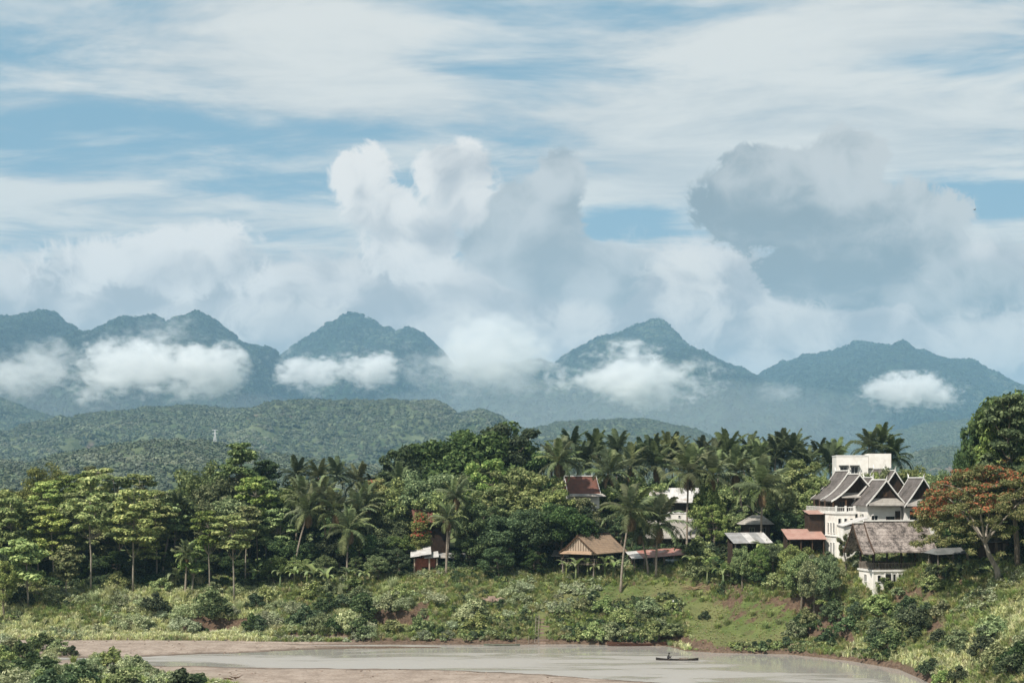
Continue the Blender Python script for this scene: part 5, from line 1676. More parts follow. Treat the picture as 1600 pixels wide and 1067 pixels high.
# village side
row('bright', [(1105, 752, 246, 0.7), (1116, 790, 242, 0.7), (1150, 790, 246, 0.75), (1175, 778, 252, 0.8)], 'yellow-green creeper-clad tree between the tin roofs and palms', 'creeper-clad trees')
row('bright', [(1252, 722, 246, 1.1), (1228, 745, 244, 0.9), (1278, 748, 240, 0.8)], 'tall bright green tree next to the tiered-roof house', 'bright trees by the tiered-roof house')
row('dark', [(1232, 800, 238, 0.7), (1212, 792, 242, 0.7), (1252, 806, 236, 0.7)], 'dense dark tree above the pink-roofed shed', 'dark trees above the pink shed')
row('round', [(980, 745, 268, 1.0), (1010, 752, 266), (1140, 752, 266), (935, 752, 268), (1170, 748, 270), (1095, 748, 272), (1215, 735, 268)], 'green tree filling between the coconut palms', 'trees between the palms')
row('dark', [(495, 795, 270), (520, 800, 268), (545, 798, 272), (570, 800, 268)], 'dark tree closing the gap behind the drooping palms', 'trees behind the drooping palms')
row('dark', [(x, 742 + (x * 5) % 14, 284 + (x * 3) % 9) for x in range(850, 1320, 40)], 'dark treetop behind the row of coconut palms', 'dark treetops behind the palms')
row('dark', [(x, 800 + (x * 5) % 14, 258, 0.9) for x in (940, 970, 1000, 1095, 1125, 1150, 1215)], 'dark shaded tree behind the village roofs', 'shaded trees behind the roofs')
row('round', [(1345, 738, 236, 0.6), (1362, 735, 236, 0.6), (1432, 728, 238, 0.8), (1460, 735, 234, 0.8), (1405, 735, 246, 0.7)], 'green tree crowded between the tiered roofs and concrete block', 'trees behind the tiered roofs')
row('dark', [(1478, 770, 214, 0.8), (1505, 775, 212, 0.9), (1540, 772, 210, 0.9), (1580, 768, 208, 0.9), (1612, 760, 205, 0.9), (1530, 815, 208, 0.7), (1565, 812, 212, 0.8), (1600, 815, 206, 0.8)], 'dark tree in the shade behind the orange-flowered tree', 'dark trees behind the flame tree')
tree('dark', 1606, 596, 204, 'tall dark tree towering over the orange-flowered tree', None, 1, 1.0, var=0)
tree('tall', 1590, 612, 200, 'sparse dark-leaved tree against the tall dark tree', None, 4, 1.0, var=1)
tree('bright', 1556, 662, 206, 'sunlit green tree tucked under the tall dark tree', None, 5, 0.75)
tree('dark', 1512, 668, 208, 'narrow dark ivy-covered tree above the orange blossom', None, 3, 0.42, var=1)
tree('dark', 1528, 672, 211, 'dark bushy tree beside the narrow ivy-covered tree', None, 3, 0.5, var=2)

tree('round', 1322, 832, 219, 'small leafy tree screening the corner of the white annex', None, 2, 0.5, var=3)
tree('dark', 1346, 845, 218, 'dark little tree squeezed between the annex and thatched pavilion', None, 1, 0.45)
tree('round', 1352, 800, 226, 'leafy sapling in front of the steep front gable', None, 3, 0.35, var=3)
tree('dark', 1408, 780, 227, 'dark shrubby tree in the valley between the two white gables', None, 1, 0.35)
row('round', [(1160, 853, 226, 0.5), (1186, 852, 225, 0.5), (1208, 848, 226, 0.5), (1290, 868, 214, 0.5), (1272, 872, 215, 0.5), (1252, 862, 218, 0.55), (1236, 850, 222, 0.5)], 'low rounded tree on the slope in front of the houses', 'low trees on the village slope')
# palms: those with countable fronds
PG = 'coconut palms among the village houses'
palm(1028, 818, 237, 'big coconut palm in front of the red-roofed shed', PG, True, 1, lean=0, size=1.25)
palm(985, 800, 235, 'pale dry-fronded coconut palm beside the tan stilt house', PG, True, 2, lean=1, size=1.2)
palm(1000, 832, 238, 'short leaning coconut palm under the pale dry-fronded palm', PG, True, 3, lean=2, size=0.75)
palm(1076, 738, 246, 'tall coconut palm with bare stem before the long pale grey roof', PG, True, 4, lean=0, size=1.25)
palm(1192, 762, 236, 'coconut palm with open spreading fronds above the hipped-roof cottage', PG, True, 5, lean=0, size=1.25)
palm(1113, 742, 246, 'full-crowned coconut palm between the pale roof and creeper-clad trees', PG, True, 6, size=1.15)
palm(1150, 738, 250, 'coconut palm with shaggy crown beyond the creeper-clad trees', PG, True, 7, size=1.15)
palm(950, 740, 266, 'coconut palm with dark crown next to the red-tiled hall', PG, True, 8, size=1.15)
palm(874, 720, 258, 'coconut palm rising between the knoll and red-tiled hall', PG, True, 9, size=1.15)
palm(1026, 728, 274, 'coconut palm standing behind the long pale grey roof', PG, True, 10, size=1.15)
palm(985, 730, 272, 'coconut palm midway between red-tiled hall and pale roof', PG, True, 11, size=1.15)
palm(1096, 822, 246, 'small palm half hidden by the grey-brown tiled roof', PG, True, 12, size=0.7)
MG = 'coconut palms beside the wooded knoll'
for i, (x, y, D) in enumerate([(472, 778, 254), (502, 778, 252), (524, 800, 250), (545, 826, 246), (482, 800, 250), (572, 788, 256), (556, 800, 254)]):
    palm(x, y, D, ['tallest of the drooping-fronded palms between grove and knoll', 'palm crowding against the tallest drooping-fronded palm', 'palm with pale drooping fronds in the middle of its cluster', 'short palm with drooping crown standing out before the dark trees', 'low-crowned palm tucked under the tallest drooping-fronded palm', 'drooping palm beside the tree flecked with red blossom', 'drooping palm behind the short drooping palm'][i], MG, True, 20 + i, size=1.05)
palm(712, 775, 247, 'coconut palm with one white-edged frond above the rusty red roof', MG, True, 30, size=0.9)
palm(700, 812, 244, 'low palm drooping over the patched tin roof', MG, True, 31, size=0.75, lean=0)
palm(278, 790, 258, 'lone short palm among the teaks', None, True, 32, dark=True, size=0.7)
palm(292, 865, 244, 'young palm in the shade at the foot of the teaks', None, True, 33, size=0.6, lean=0)
BG = 'distant palms behind the village'
rng = random.Random(5)
for i, x in enumerate([862, 893, 905, 932, 965, 1003, 1042, 1052, 1063, 1088, 1098, 1128, 1137, 1160, 1172, 1184, 1203, 1212, 1222, 1238, 1246, 1262, 1280, 1296, 1308, 920, 1020, 1118]):
    palm(x, rng.choice([706, 709, 714, 718, 724, 700]) + (8 if x > 1255 else 0), rng.uniform(272, 292), near(x, 'distant coconut palm in the row behind the village'), BG, False, 100 + i, dark=i % 3 != 0, size=rng.uniform(0.85, 1.2))
for i, (x, y) in enumerate([(1358, 700), (1378, 695), (1394, 714)]):
    palm(x, y, 256, 'dark palm rising over the flat-roofed concrete block', 'palms over the concrete block', False, 140 + i, dark=True, size=0.95)
for i, (x, y) in enumerate([(465, 742), (498, 746), (526, 744), (560, 752), (585, 770), (625, 752), (636, 770), (745, 748)]):
    palm(x, y, 268, near(x, 'distant palm poking above the treetops'), 'distant palms by the knoll', False, 160 + i, dark=i % 2 == 0, size=0.9)

# red-flowering tree in the middle distance and the big flame tree
def flame_tree(X, Y, Hh, R, label, seed, blossom=0.3, lean=-1.5):
    rng = np.random.default_rng(seed)
    g = H(X, Y)
    root = empty('flame_tree', (X, Y, g), 0, label, 'tree')
    fork = Vector((lean, 0, Hh * 0.34))
    mb = MB()
    mb.tube([(0.5, 0, -0.8), (0.15, 0, Hh * 0.12), (lean * 0.6, 0.05, Hh * 0.24), fork], [0.46, 0.38, 0.31, 0.26], 9)
    cl = []; tips = []
    for k in range(6):
        a = k * 1.05 + rng.uniform(-0.2, 0.2)
        e = Vector((lean + math.cos(a) * R * 0.42, math.sin(a) * R * 0.42, Hh * rng.uniform(0.62, 0.75)))
        mid = fork.lerp(e, 0.5) + Vector((math.cos(a) * 0.3, math.sin(a) * 0.3, 0.5))
        mb.tube([fork, mid, e], [0.20, 0.13, 0.085], 7, cap=False)
        for j in range(3):
            b_ = a + (j - 1) * 0.5
            e2 = Vector((lean + math.cos(b_) * R * rng.uniform(0.6, 0.85), math.sin(b_) * R * rng.uniform(0.6, 0.85), Hh * rng.uniform(0.66, 0.86)))
            mb.tube([e, e.lerp(e2, 0.5) + Vector((0, 0, 0.3)), e2], [0.08, 0.055, 0.025], 5, cap=False)
            tips.append(e2)
    obj('trunk', mb.mesh('trunk', MATS['pale_bark'], True), root)
    for _ in range(int(40 + 24 * R)):
        a = rng.uniform(0, 6.28); r = R * rng.uniform(0, 1) ** 0.55
        z = Hh * (0.98 - 0.42 * (r / R) ** 2.2) - rng.uniform(0, 1) ** 1.5 * Hh * 0.32
        s = rng.uniform(0.6, 1.15)
        cl.append((lean + math.cos(a) * r, math.sin(a) * r, z, s, s, s * 0.48))
    v, f = clump_leaves(cl, 125, 0.20, rng, up=0.9, aspect=0.4, jit=0.6, shell=0.3)
    cr = obj('crown', mesh_np('crown', v, f, [MATS['leaf_flame']]), root)
    fl = fbm(np.array([c_[0] for c_ in cl]), np.array([c_[1] for c_ in cl]), 0.22, 2, seed)
    top = [(c_[0], c_[1], c_[2] + c_[5] * 0.35, c_[3], c_[4], c_[5] * 0.8) for c_, q in zip(cl, fl) if rng.random() < blossom * (0.7 + 1.6 * q) and c_[2] > Hh * 0.55]
    if top:
        v, f = clump_leaves(top, 42, 0.19, rng, up=1.0, aspect=0.6, jit=0.7, shell=0.5)
        obj('blossom', mesh_np('blossom', v, f, [MATS['blossom_orange']]), cr)
    return root


P = px(1556, 0, 196); flame_tree(P.x, 196, 16.6, 9.8, 'wide flame tree with orange blossom and pale forked trunk beside the small hut', 3, 0.8)
P = px(1610, 0, 200); flame_tree(P.x + 2, 200, 16.5, 7.0, 'second flame tree with brighter orange top under the tall dark tree', 5, 0.9)
P = px(590, 0, 262); flame_tree(P.x, 262, 16.0, 3.6, 'small tree flecked with red blossom behind the palms by the knoll', 7, 0.35, 0.0)
P = px(655, 0, 246); flame_tree(P.x, 250, 10.0, 1.3, 'little red-flowering tree beside the rusty red roof', 8, 0.9, 0.0)

# ---------------------------------------------------------------- plants on the banks, placed where the sight lines meet the ground
def ground_hit(xs, ys, lo=128.0, hi=300.0):
    xs = np.asarray(xs, float); ys = np.asarray(ys, float)
    Ds = np.arange(lo, hi, 0.6)
    res = np.full(len(xs), np.nan)
    for D in Ds:
        X = (xs - 800) * D / F
        hit = (height(X, np.full_like(X, D)) >= CAMZ + (HZ - ys) * D / F) & np.isnan(res)
        res[hit] = D
    return (xs - 800) * res / F, res


def patch(n, x0, x1, y0, y1, kinds, size, label, group, seed, line=None, squash=1.0, sep=1.6):
    """n plants over a stretch of bank; kinds is [(kind, label)]"""
    rng = random.Random(seed)
    pts = []
    tries = 0
    while len(pts) < n and tries < n * 12:
        tries += 1
        x, y = rng.uniform(x0, x1), rng.uniform(y0, y1)
        if line is not None:
            lo_, hi_ = line(x)
            if not lo_ <= y <= hi_:
                continue
        if 822 < x < 872 and y > 955:
            continue
        if all((x - a) ** 2 + ((y - b) * 2.2) ** 2 > (sep * 9) ** 2 for a, b in pts):
            pts.append((x, y))
    X, Y = ground_hit([p[0] for p in pts], [p[1] for p in pts])
    for i in range(len(pts)):
        if np.isnan(Y[i]):
            continue
        k, lab = kinds[rng.randrange(len(kinds))]
        q = rng.uniform(0.65, 1.3)
        lab = near(pts[i][0], ('small ' if q < 0.85 else 'big ' if q > 1.1 else '') + lab)
        shrub(float(X[i]), float(Y[i]), k, size * q, rng.randrange(1000), lab, group, squash)


patch(36, 0, 640, 918, 942, [('reed_pale', 'pale reed clump under the teak grove'), ('reed_green', 'green grass clump under the teak grove'), ('green', 'leafy green shrub under the teak grove')], 1.15, '', 'plants along the grove edge', 1)
patch(20, 0, 560, 940, 985, [('grey', 'grey-green bush on the bank below the teak grove'), ('green', 'mid-green bush on the bank below the teak grove'), ('dark', 'dark bush on the bank below the teak grove'), ('reed_pale', 'pale reed clump on the teak grove bank')], 1.25, '', 'bushes on the teak grove bank', 2)
patch(16, 40, 380, 982, 1000, [('reed_pale', 'pale low reed clump by the sand flat'), ('reed_gold', 'yellowish grass clump by the sand flat')], 0.65, '', 'grass clumps by the sand flat', 3)
patch(12, 350, 560, 945, 992, [('dark', 'dark dense bush above the brown eroded bank'), ('grey', 'grey-green bush above the brown eroded bank')], 1.4, '', 'bushes above the eroded bank', 4)
patch(32, 560, 1060, 952, 1000, [('dark', 'dark bush on the steep bank below the lawn'), ('green', 'green bush on the steep bank below the lawn'), ('green', 'green bush on the steep bank below the lawn'), ('grey', 'pale bush on the steep bank below the lawn')], 1.05, '', 'bushes below the lawn', 5)
patch(12, 560, 880, 915, 950, [('reed_green', 'grass clump under the vine-draped trees'), ('green', 'green bush under the vine-draped trees'), ('grey', 'pale bush under the vine-draped trees')], 1.0, '', 'plants under the vine-draped trees', 6)
patch(26, 1075, 1330, 862, 925, [('green', 'green bush on the slope below the pink-roofed shed'), ('dark', 'dark bush on the slope below the pink-roofed shed'), ('green', 'green bush on the slope below the pink-roofed shed')], 1.15, '', 'bushes on the village slope', 7)
patch(12, 1260, 1345, 875, 925, [('reed_gold', 'dry golden weed clump beside the pavilion base'), ('grey', 'dusty pale bush beside the pavilion base')], 0.9, '', 'weeds beside the pavilion', 8)
patch(30, 1240, 1470, 950, 1040, [('green', 'green bush on the river slope below the thatched pavilion'), ('dark', 'dark bush on the river slope below the thatched pavilion'), ('dark', 'dark bush on the river slope below the thatched pavilion')], 1.0, '', 'bushes below the pavilion', 9, line=lambda x: (940 + max(0, 1300 - x) * 0.5, 1000 + (x - 1240) * 0.18))
patch(17, 1430, 1620, 985, 1075, [('green', 'leafy bush on the steep bank below the flame tree'), ('dark', 'dark bush on the steep bank below the flame tree')], 0.95, '', 'bushes below the flame tree', 10)
patch(26, 1380, 1620, 905, 985, [('reed_gold', 'sunlit golden grass clump below the flame tree'), ('reed_green', 'bright grass clump below the flame tree'), ('reed_green', 'bright grass clump below the flame tree'), ('green', 'low green bush below the flame tree')], 0.85, '', 'sunlit plants below the flame tree', 11)
patch(7, 1450, 1560, 888, 908, [('dark', 'dark bush around the small hut'), ('green', 'green bush around the small hut')], 0.6, '', 'bushes around the small hut', 12)
patch(8, 1100, 1240, 962, 985, [('dark', 'lone dark bush on the open grassy slope'), ('reed_green', 'grass clump on the open grassy slope')], 0.7, '', 'bushes on the grassy slope', 13)
patch(52, -10, 330, 1004, 1085, [('green', 'green bush on the scrubby bar in the river'), ('grey', 'grey-green bush on the scrubby bar in the river'), ('dark', 'dark bush on the scrubby bar in the river'), ('reed_green', 'grass clump on the scrubby bar in the river'), ('green', 'green bush on the scrubby bar in the river')], 0.95, '', 'bushes on the scrubby bar', 14, sep=1.3, line=lambda x: (1000 + max(0, x) * 0.20, 1090))

# bananas
def bananas(items, label, group, seed0, size=1.0):
    X, Y = ground_hit([p[0] for p in items], [p[1] for p in items])
    for i in range(len(items)):
        if not np.isnan(Y[i]):
            banana(float(X[i]), float(Y[i]), near(items[i][0], label) if len(label.split()) < 11 else label, group, seed0 + i, size * (0.85 + 0.3 * ((i * 37) % 10) / 10))


bananas([(885, 905), (900, 908), (918, 906), (930, 908), (945, 905), (958, 908), (975, 906)], 'banana plant in the row before the boarded gable', 'bananas before the stilt house', 10, 1.15)
bananas([(1115, 905), (1130, 922), (1142, 918), (1105, 918), (1085, 905)], 'banana plant above the mown grass by the dry branches', 'bananas above the grass', 30, 1.1)
bananas([(1180, 885), (1195, 880), (1210, 888), (1225, 882), (1165, 880), (1150, 872)], 'banana plant on the slope with cut sticks', 'bananas below the tin shed', 50, 1.1)
bananas([(1462, 905), (1478, 910), (1496, 908), (1512, 905)], 'broad-leaved banana plant in the shade', 'bananas under the small hut', 70, 0.7)
bananas([(400, 918), (420, 915), (438, 920), (460, 918), (490, 925), (510, 926), (545, 922), (300, 920), (275, 922), (480, 915), (570, 918)], 'dark-leaved banana plant at the wood edge behind tall grass', 'bananas at the wood edge', 90, 1.2)
bananas([(60, 900), (40, 905), (225, 895), (250, 898)], 'shaded banana plant among the teak stems', 'bananas among the teaks', 120, 1.3)

# ---------------------------------------------------------------- grass and undergrowth (uncountable)
rs = np.random.default_rng(9)
n = 120000
gx_ = rs.uniform(-104, 104, n); gy_ = rs.uniform(140, 262, n)
vis = np.abs(gx_) < 0.39 * gy_ + 3
gx_, gy_ = gx_[vis], gy_[vis]
ss_ = shore_s(gx_, gy_); hz_ = height(gx_, gy_)
e_ = 0.5
slope = np.hypot(height(gx_ + e_, gy_) - hz_, height(gx_, gy_ + e_) - hz_) / e_
den = fbm(gx_, gy_, 0.12, 3, 4.0)
keep = ~((np.abs(gx_ - 4.6) < 0.75) & (ss_ < 8) & (ss_ > -2)) & (((ss_ > 0.9) & (ss_ < 34)) | ((ss_ < -6) & (hz_ > 0.75) & (gy_ < 190))) & (slope < 1.15) & (rs.random(len(gx_)) < 0.75 + den * 0.5)
gx_, gy_, ss_, hz_ = gx_[keep], gy_[keep], ss_[keep], hz_[keep]
pxx = 800 + gx_ * F / gy_; pyy = HZ + (CAMZ - hz_) * F / gy_
lawn = ((pxx > 860) & (pxx < 1080) & (pyy > 915) & (pyy < 958)) | ((pxx > 1080) & (pxx < 1240) & (pyy > 940))
sz = np.where(lawn, rs.uniform(0.22, 0.6, len(gx_)), rs.uniform(0.7, 1.6, len(gx_)))
tone = fbm(gx_, gy_, 0.05, 3, 12.0) + np.where(gx_ < -15, 0.12, -0.15) + np.where((gx_ < -38) & (ss_ < 9), 0.3, 0.0)
bar = (ss_ < -3)
sz = np.where(bar, sz * 0.75, sz)
pick = np.where(bar, np.where(rs.random(len(gx_)) < 0.15, 2, 0), np.where(lawn, np.where(rs.random(len(gx_)) < 0.5, 0, 1), np.where(tone > 0.12, 2, np.where(rs.random(len(gx_)) < 0.3, 1, 0))))
TUFTS = []
for i, (nm, mt) in enumerate((('a_tuft', 'blade_green'), ('b_tuft', 'blade_gold'), ('c_tuft', 'blade_pale'))):
    TUFTS.append(bpy.data.objects.new(nm, tuft_mesh(70 + i, 22, 0.85, 0.55, mt, 0.035)))
scatter('grass', np.stack([gx_, gy_, hz_ - 0.05], 1), sz, rs.uniform(0, 6.28, len(gx_)), pick, TUFTS, 'rough grass growing over the river banks', 'grass')
n = 26000
ux = rs.uniform(-104, 104, n); uy = rs.uniform(140, 275, n)
us, uh = shore_s(ux, uy), height(ux, uy)
pxx = 800 + ux * F / uy; pyy = HZ + (CAMZ - uh) * F / uy
lawn = ((pxx > 850) & (pxx < 1090) & (pyy > 912) & (pyy < 958)) | ((pxx > 1080) & (pxx < 1240) & (pyy > 935))
den = fbm(ux, uy, 0.16, 3, 14.0)
keep = ~((np.abs(ux - 4.6) < 0.9) & (us < 8) & (us > -2)) & (np.abs(ux) < 0.39 * uy + 3) & (((us > 0.8) & (us < 48)) | ((us < -6) & (uh > 0.9) & (uy < 188))) & (~lawn | (den > 0.15)) & ((den > 0.07) | (us > 22)) & (den > -0.2) & ~((pxx > 1338) & (pxx < 1442) & (pyy > 875) & (pyy < 940))
ux, uy, us, uh, den = ux[keep], uy[keep], us[keep], uh[keep], den[keep]
UND = []
for i, (nm, mt) in enumerate((('a_plant', 'leaf_shrub'), ('b_plant', 'leaf_shrub_grey'), ('c_plant', 'leaf_shrub_dark'))):
    me, _ = shrub_mesh(400 + i, 9, 0.75, 0.85, mt, 0.13, 26)
    UND.append(bpy.data.objects.new(nm, me))
pk = np.where(us > 24, 2, np.where((fbm(ux, uy, 0.07, 2, 15.0) + np.where(ux < -10, 0.2, -0.2)) > 0.1, 1, np.where(rs.random(len(ux)) < 0.6, 0, 2)))
scatter('undergrowth', np.stack([ux, uy, uh - 0.05], 1), rs.uniform(0.6, 1.5, len(ux)) * np.where(us > 24, 1.5, 1.0), rs.uniform(0, 6.28, len(ux)), pk, UND, 'low leafy weeds and creepers covering the banks', 'undergrowth')

n = 9000
qx_ = rs.uniform(-95, 30, n); qy_ = rs.uniform(150, 224, n)
qh = height(qx_, qy_)
k = (shore_s(qx_, qy_) < -0.5) & (qh > 0.03) & (qh < 0.8) & (np.abs(qx_) < 0.39 * qy_) & (fbm(qx_, qy_, 0.15, 3, 21.0) > -0.05)
PEB = []
for i in range(3):
    bm = bmesh.new(); bmesh.ops.create_icosphere(bm, subdivisions=1, radius=0.5)
    for v in bm.verts:
        v.co = Vector((v.co.x * 1.3, v.co.y, v.co.z * 0.55)) * (1 + 0.35 * mnoise.noise(v.co * 2.3 + Vector((i * 5.0, 0, 0))))
    me = bpy.data.meshes.new('pebble'); bm.to_mesh(me); bm.free(); me.materials.append(MATS['brown_timber' if i == 0 else 'earth_stone'])
    PEB.append(bpy.data.objects.new('pebble', me))
scatter('gravel', np.stack([qx_[k], qy_[k], qh[k]], 1), 0.06 + 0.32 * rs.random(int(k.sum())) ** 5, rs.uniform(0, 6.28, int(k.sum())), rs.integers(0, 3, int(k.sum())), PEB, 'stones and drift debris strewn over the sand bars', 'gravel')

# ---------------------------------------------------------------- boats
def hull(L, W, D_, rise, mat, n=14):
    """slender open dugout: outer and inner skin, lifted ends"""
    vs, fs = [], []
    for i in range(n + 1):
        t = i / n * 2 - 1
        w = W / 2 * max(0.0, 1 - abs(t) ** 2.6) ** 0.6 + 0.03
        zt = D_ + rise * abs(t) ** 3
        zb = rise * 0.7 * abs(t) ** 3.5
        x = t * L / 2
        vs += [(x, -w, zt), (x, -w * 0.7, zb + 0.06), (x, 0, zb), (x, w * 0.7, zb + 0.06), (x, w, zt), (x, w * 0.85, zt), (x, w * 0.55, zb + 0.12), (x, -w * 0.55, zb + 0.12), (x, -w * 0.85, zt)]
    for i in range(n):
        a, b = i * 9, (i + 1) * 9
        for k in range(9):
            k2 = (k + 1) % 9
            fs.append((a + k, b + k, b + k2, a + k2))
    fs += [tuple(range(9))[::-1], tuple(n * 9 + k for k in range(9))]
    me = bpy.data.meshes.new('hull'); me.from_pydata(vs, [], fs); me.materials.append(MATS[mat]); me.update()
    return me


def boat(x, y, L, W, mat, rz, label, thwarts=4, rise=0.25, depth=0.42, lift=0.0):
    X, Y = wpt(x, y)
    root = empty('wooden_boat', (X, Y, -0.12 + lift), math.radians(rz), label, 'boat')
    obj('hull', hull(L, W, depth, rise, mat), root)
    for k in range(thwarts):
        xx = -L * 0.32 + L * 0.64 * k / max(1, thwarts - 1)
        MB().box(xx - 0.12, xx + 0.12, -W * 0.40, W * 0.40, depth * 0.62, depth * 0.70).build('thwart', MATS['grey_timber'], root)
    return root


b1 = boat(995, 1008.5, 9.2, 1.1, 'boat_brown', 1, 'long red-brown wooden boat moored under the far bank', 5, 0.30, 0.55)
b2 = boat(784, 1008, 5.6, 0.8, 'boat_green', -2, 'small grey-green boat at the foot of the landing steps', 3, 0.12, 0.30)
b3 = boat(1058, 1031, 6.0, 0.75, 'boat_dark', -4, 'narrow dark dugout afloat with a seated figure', 2, 0.22, 0.30)
MB().box(0.3, 1.6, -0.22, 0.22, 0.18, 0.45).build('cargo', MATS['grey_timber'], b3)

# seated boatman: one continuous skinned body
def seated_person(loc, rz, label):
    J = {'pelvis': (0, 0, 0.30), 'spine': (0.06, 0, 0.52), 'chest': (0.14, 0, 0.72), 'neck': (0.19, 0, 0.86), 'head': (0.22, 0, 0.95), 'crown': (0.23, 0, 1.07),
         'kL': (0.42, 0.12, 0.50), 'fL': (0.52, 0.13, 0.14), 'tL': (0.68, 0.13, 0.12), 'kR': (0.42, -0.12, 0.50), 'fR': (0.52, -0.13, 0.14), 'tR': (0.68, -0.13, 0.12), 'hL': (0.02, 0.10, 0.30), 'hR': (0.02, -0.10, 0.30),
         'sL': (0.15, 0.19, 0.76), 'eL': (0.30, 0.24, 0.54), 'wL': (0.50, 0.16, 0.56), 'gL': (0.58, 0.12, 0.57), 'sR': (0.15, -0.19, 0.76), 'eR': (0.32, -0.24, 0.56), 'wR': (0.52, -0.14, 0.62), 'gR': (0.60, -0.10, 0.63)}
    Rr = {'pelvis': 0.15, 'spine': 0.14, 'chest': 0.15, 'neck': 0.06, 'head': 0.095, 'crown': 0.085, 'kL': 0.075, 'kR': 0.075, 'fL': 0.05, 'fR': 0.05, 'tL': 0.04, 'tR': 0.04, 'hL': 0.10, 'hR': 0.10, 'sL': 0.075, 'sR': 0.075, 'eL': 0.05, 'eR': 0.05, 'wL': 0.038, 'wR': 0.038, 'gL': 0.035, 'gR': 0.035}
    E = [('pelvis', 'spine'), ('spine', 'chest'), ('chest', 'neck'), ('neck', 'head'), ('head', 'crown'), ('pelvis', 'hL'), ('hL', 'kL'), ('kL', 'fL'), ('fL', 'tL'), ('pelvis', 'hR'), ('hR', 'kR'), ('kR', 'fR'), ('fR', 'tR'), ('chest', 'sL'), ('sL', 'eL'), ('eL', 'wL'), ('wL', 'gL'), ('chest', 'sR'), ('sR', 'eR'), ('eR', 'wR'), ('wR', 'gR')]
    ks = list(J)
    me = bpy.data.meshes.new('person'); me.from_pydata([J[k] for k in ks], [(ks.index(a), ks.index(b)) for a, b in E], [])
    me.materials.append(MATS['cloth_dark'])
    o = obj('person', me); o.location = loc; o.rotation_euler = (0, 0, rz)
    md = o.modifiers.new('skin', 'SKIN'); md.use_smooth_shade = True
    sv = me.skin_vertices[0].data
    for i, k in enumerate(ks):
        sv[i].radius = (Rr[k], Rr[k]); sv[i].use_root = k == 'pelvis'
    sm = o.modifiers.new('sub', 'SUBSURF'); sm.levels = 1; sm.render_levels = 1
    tag(o, label, 'person')
    bm = bmesh.new(); bmesh.ops.create_cone(bm, cap_ends=True, segments=12, radius1=0.20, radius2=0.03, depth=0.13, matrix=Matrix.Translation((0.225, 0, 1.10)))
    hm = bpy.data.meshes.new('hat'); bm.to_mesh(hm); bm.free(); hm.materials.append(MATS['boat_dark'])
    obj('hat', hm, o)
    return o


Xb, Yb = wpt(1058, 1031)
seated_person((Xb - 1.35, Yb + 0.05, -0.05), math.radians(-4), 'person in dark clothes sitting hunched in the narrow dugout')
pd = MB(); pd.tube([(0, 0, 0), (1.0, 0, 0.65)], 0.018, 5); pd.box(-0.3, 0.02, -0.07, 0.07, -0.10, -0.07)
po = pd.build('paddle', MATS['grey_timber']); po.location = (Xb - 1.35, Yb - 0.32, 0.05); tag(po, 'thin wooden paddle held over the side of the dugout', 'paddle')

# ---------------------------------------------------------------- landing steps, debris, pylon
X0, Y0 = wpt(848, 1006)
st = empty('landing_steps', (X0, Y0, 0), 0, 'weathered timber and stone steps climbing the bank from the water', 'steps')
for k in range(9):
    yy = 0.4 + k * 0.75
    zz = max(0.1, H(X0, Y0 + yy) + 0.12)
    ob = MB().box(-0.75 + 0.22 * ((k * 5) % 4) - 0.05 * k, 0.45 + 0.2 * ((k * 7) % 4) - 0.05 * k, yy - 0.22, yy + 0.26, zz - 0.5, zz - 0.06 * (k % 3)).build('step', MATS['earth_stone'], st)
    ob.rotation_euler = (0, 0.03 * ((k % 3) - 1), 0.04 * ((k * 3) % 5 - 2))
ld = MB(); zt = H(X0, Y0 + 5.5)
for sx_ in (-1.25, -0.75):
    ld.tube([(sx_, 0.2, 0.0), (sx_ + 0.3, 5.2, zt + 0.6)], 0.05, 5)
for k in range(9):
    t = (k + 0.5) / 9
    ld.tube([(-1.25 + 0.3 * t, 0.2 + 5 * t, (zt + 0.6) * t), (-0.75 + 0.3 * t, 0.2 + 5 * t, (zt + 0.6) * t)], 0.035, 5)
ld.build('handrail_ladder', MATS['grey_timber'], st)
for i, (x, y) in enumerate([(806, 1007), (826, 1006), (842, 1008)]):
    X, Y = wpt(x, y)
    o = MB().tube([(0, 0, -0.6), (0.04, 0, 1.3)], 0.05, 6).build('mooring_post', MATS['grey_timber']); o.location = (X, Y, 0)
    tag(o, 'thin wooden mooring post in the shallows by the landing steps', 'post', 'mooring posts by the landing steps')


def branch_pile(x, y, label, seed, L=3.0, n=12, mat='grey_timber'):
    rng = random.Random(seed)
    X, Y = ground_hit([x], [y])
    if np.isnan(Y[0]): return
    mb = MB()
    for k in range(n):
        a = rng.uniform(-0.5, 0.5) + (3.14 if k % 2 else 0)
        l = L * rng.uniform(0.4, 1.0)
        p0 = Vector((rng.uniform(-0.4, 0.4), rng.uniform(-0.3, 0.3), rng.uniform(0, 0.3)))
        p1 = p0 + Vector((math.cos(a) * l, math.sin(a) * l * 0.5, rng.uniform(0.0, 0.7) * l * 0.5))
        mb.tube([p0, p0.lerp(p1, 0.5) + Vector((0, 0, rng.uniform(-0.1, 0.15))), p1], [0.06, 0.045, 0.02], 5)
    o = mb.build('branch_pile', MATS[mat]); o.location = (float(X[0]), float(Y[0]), H(X[0], Y[0]))
    tag(o, label, 'branches')


branch_pile(965, 962, 'bleached dead branches tangled on the bank below the lawn', 1, 2.6)
branch_pile(1085, 925, 'heap of dry pale palm fronds at the foot of the bananas', 2, 3.2, 18, 'leaf_litter')
branch_pile(1150, 905, 'cut sticks scattered on the slope below the tin shed', 3, 2.4, 8)
branch_pile(15, 968, 'single pale fallen branch on the bank below the teak grove', 4, 2.2, 4)
branch_pile(362, 1062, 'brown driftwood snag stranded on the gravel bar', 5, 1.3, 9, 'brown_timber')


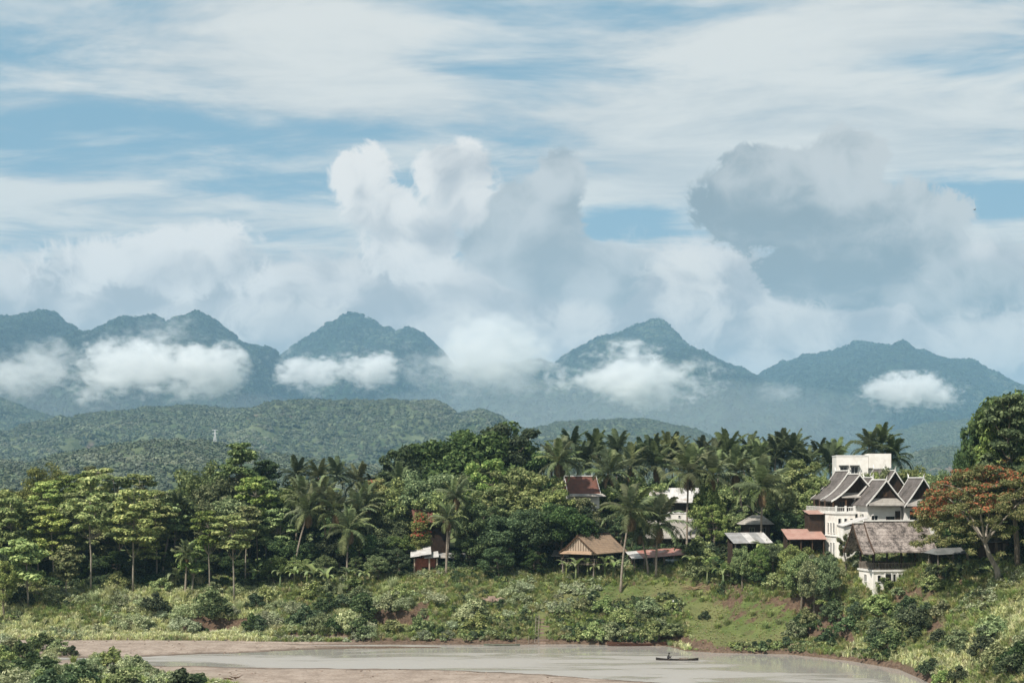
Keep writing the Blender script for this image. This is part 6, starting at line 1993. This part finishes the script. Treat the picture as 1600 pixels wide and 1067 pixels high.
def rock(x, y, s, label, group, seed, mat='earth_stone'):
    X, Y = ground_hit([x], [y])
    if np.isnan(Y[0]): return
    bm = bmesh.new(); bmesh.ops.create_icosphere(bm, subdivisions=2, radius=s)
    for v in bm.verts:
        k = 1 + 0.45 * mnoise.noise(v.co * (1.6 / s) + Vector((seed, 0, 0)))
        v.co = Vector((v.co.x * k * 1.3, v.co.y * k, v.co.z * k * 0.7))
    me = bpy.data.meshes.new('rock'); bm.to_mesh(me); bm.free(); me.materials.append(MATS[mat])
    o = obj('rock', me); o.location = (float(X[0]), float(Y[0]), H(X[0], Y[0]) + s * 0.2)
    tag(o, label, 'rock', group)


for i, (x, y, s) in enumerate([(1014, 940, 0.5), (1022, 938, 0.35), (1050, 940, 0.35)]):
    rock(x, y, s, 'pale boulder lying on the lawn edge by the bananas', 'boulders on the lawn', i + 1, 'white_trim')
for i, (x, y, s) in enumerate([(1240, 1010, 0.4), (1252, 1015, 0.5), (1262, 1008, 0.35), (1248, 1004, 0.3)]):
    rock(x, y, s, 'grey-brown stone in the slipped earth at the water edge', 'stones in the slipped earth', 20 + i)
for i, (x, y, s) in enumerate([(745, 945, 0.9), (765, 943, 1.1), (782, 942, 0.8)]):
    rock(x, y, s, 'pinkish dry earth mound on the bank above the landing steps', 'earth mounds above the steps', 40 + i)

# transmission pylon on the hill
g = CAMZ + (HZ - 691) * 1552 / F
pl = empty('transmission_pylon', ((336 - 800) * 1552 / F, 1552, g), 0.3, 'white lattice transmission pylon on the forested hill', 'pylon')
pl.scale = (0.72,) * 3
tw = MB()
for sx_, sy_ in ((-1, -1), (1, -1), (1, 1), (-1, 1)):
    tw.tube([(sx_ * 2.4, sy_ * 2.4, -6), (sx_ * 0.8, sy_ * 0.8, 13), (sx_ * 0.35, sy_ * 0.35, 19)], [0.42, 0.36, 0.3], 4)
for k in range(6):
    z0, z1 = -3 + k * 3.0, k * 3.0
    w0, w1 = 2.2 - k * 0.27, 2.2 - (k + 1) * 0.27
    for s in (-1, 1):
        tw.tube([(-w0, s * w0, z0), (w1, s * w1, z1)], 0.22, 4); tw.tube([(s * w0, -w0, z0), (s * w1, w1, z1)], 0.22, 4)
tw.build('tower', MATS['pylon_paint'], pl)
for z in (13.0, 18.0):
    MB().tube([(-4.2, 0, z + 0.2), (0, 0, z + 0.9), (4.2, 0, z + 0.2)], 0.42, 5).build('crossarm', MATS['pylon_paint'], pl)

# bird
bp = px(1523, 328, 260)
bd = empty('bird', bp, 0.4, 'small dark bird flying below the clouds', 'bird')
bm = bmesh.new(); bmesh.ops.create_icosphere(bm, subdivisions=2, radius=0.1)
for v in bm.verts:
    v.co = Vector((v.co.x * (2.2 if v.co.x < 0 else 1.7), v.co.y * 0.8, v.co.z * 0.75))
me = bpy.data.meshes.new('body'); bm.to_mesh(me); bm.free(); me.materials.append(MATS['cloth_dark']); obj('body', me, bd)
for s in (-1, 1):
    MB().add([(0.08, 0, 0.03), (-0.10, 0, 0.03), (-0.06, s * 0.28, 0.14), (-0.16, s * 0.5, 0.08), (0.06, s * 0.26, 0.14), (0.0, 0, 0.05)], [(0, 1, 2, 4), (4, 2, 3), (5, 4, 2, 1)]).build('wing', MATS['cloth_dark'], bd)
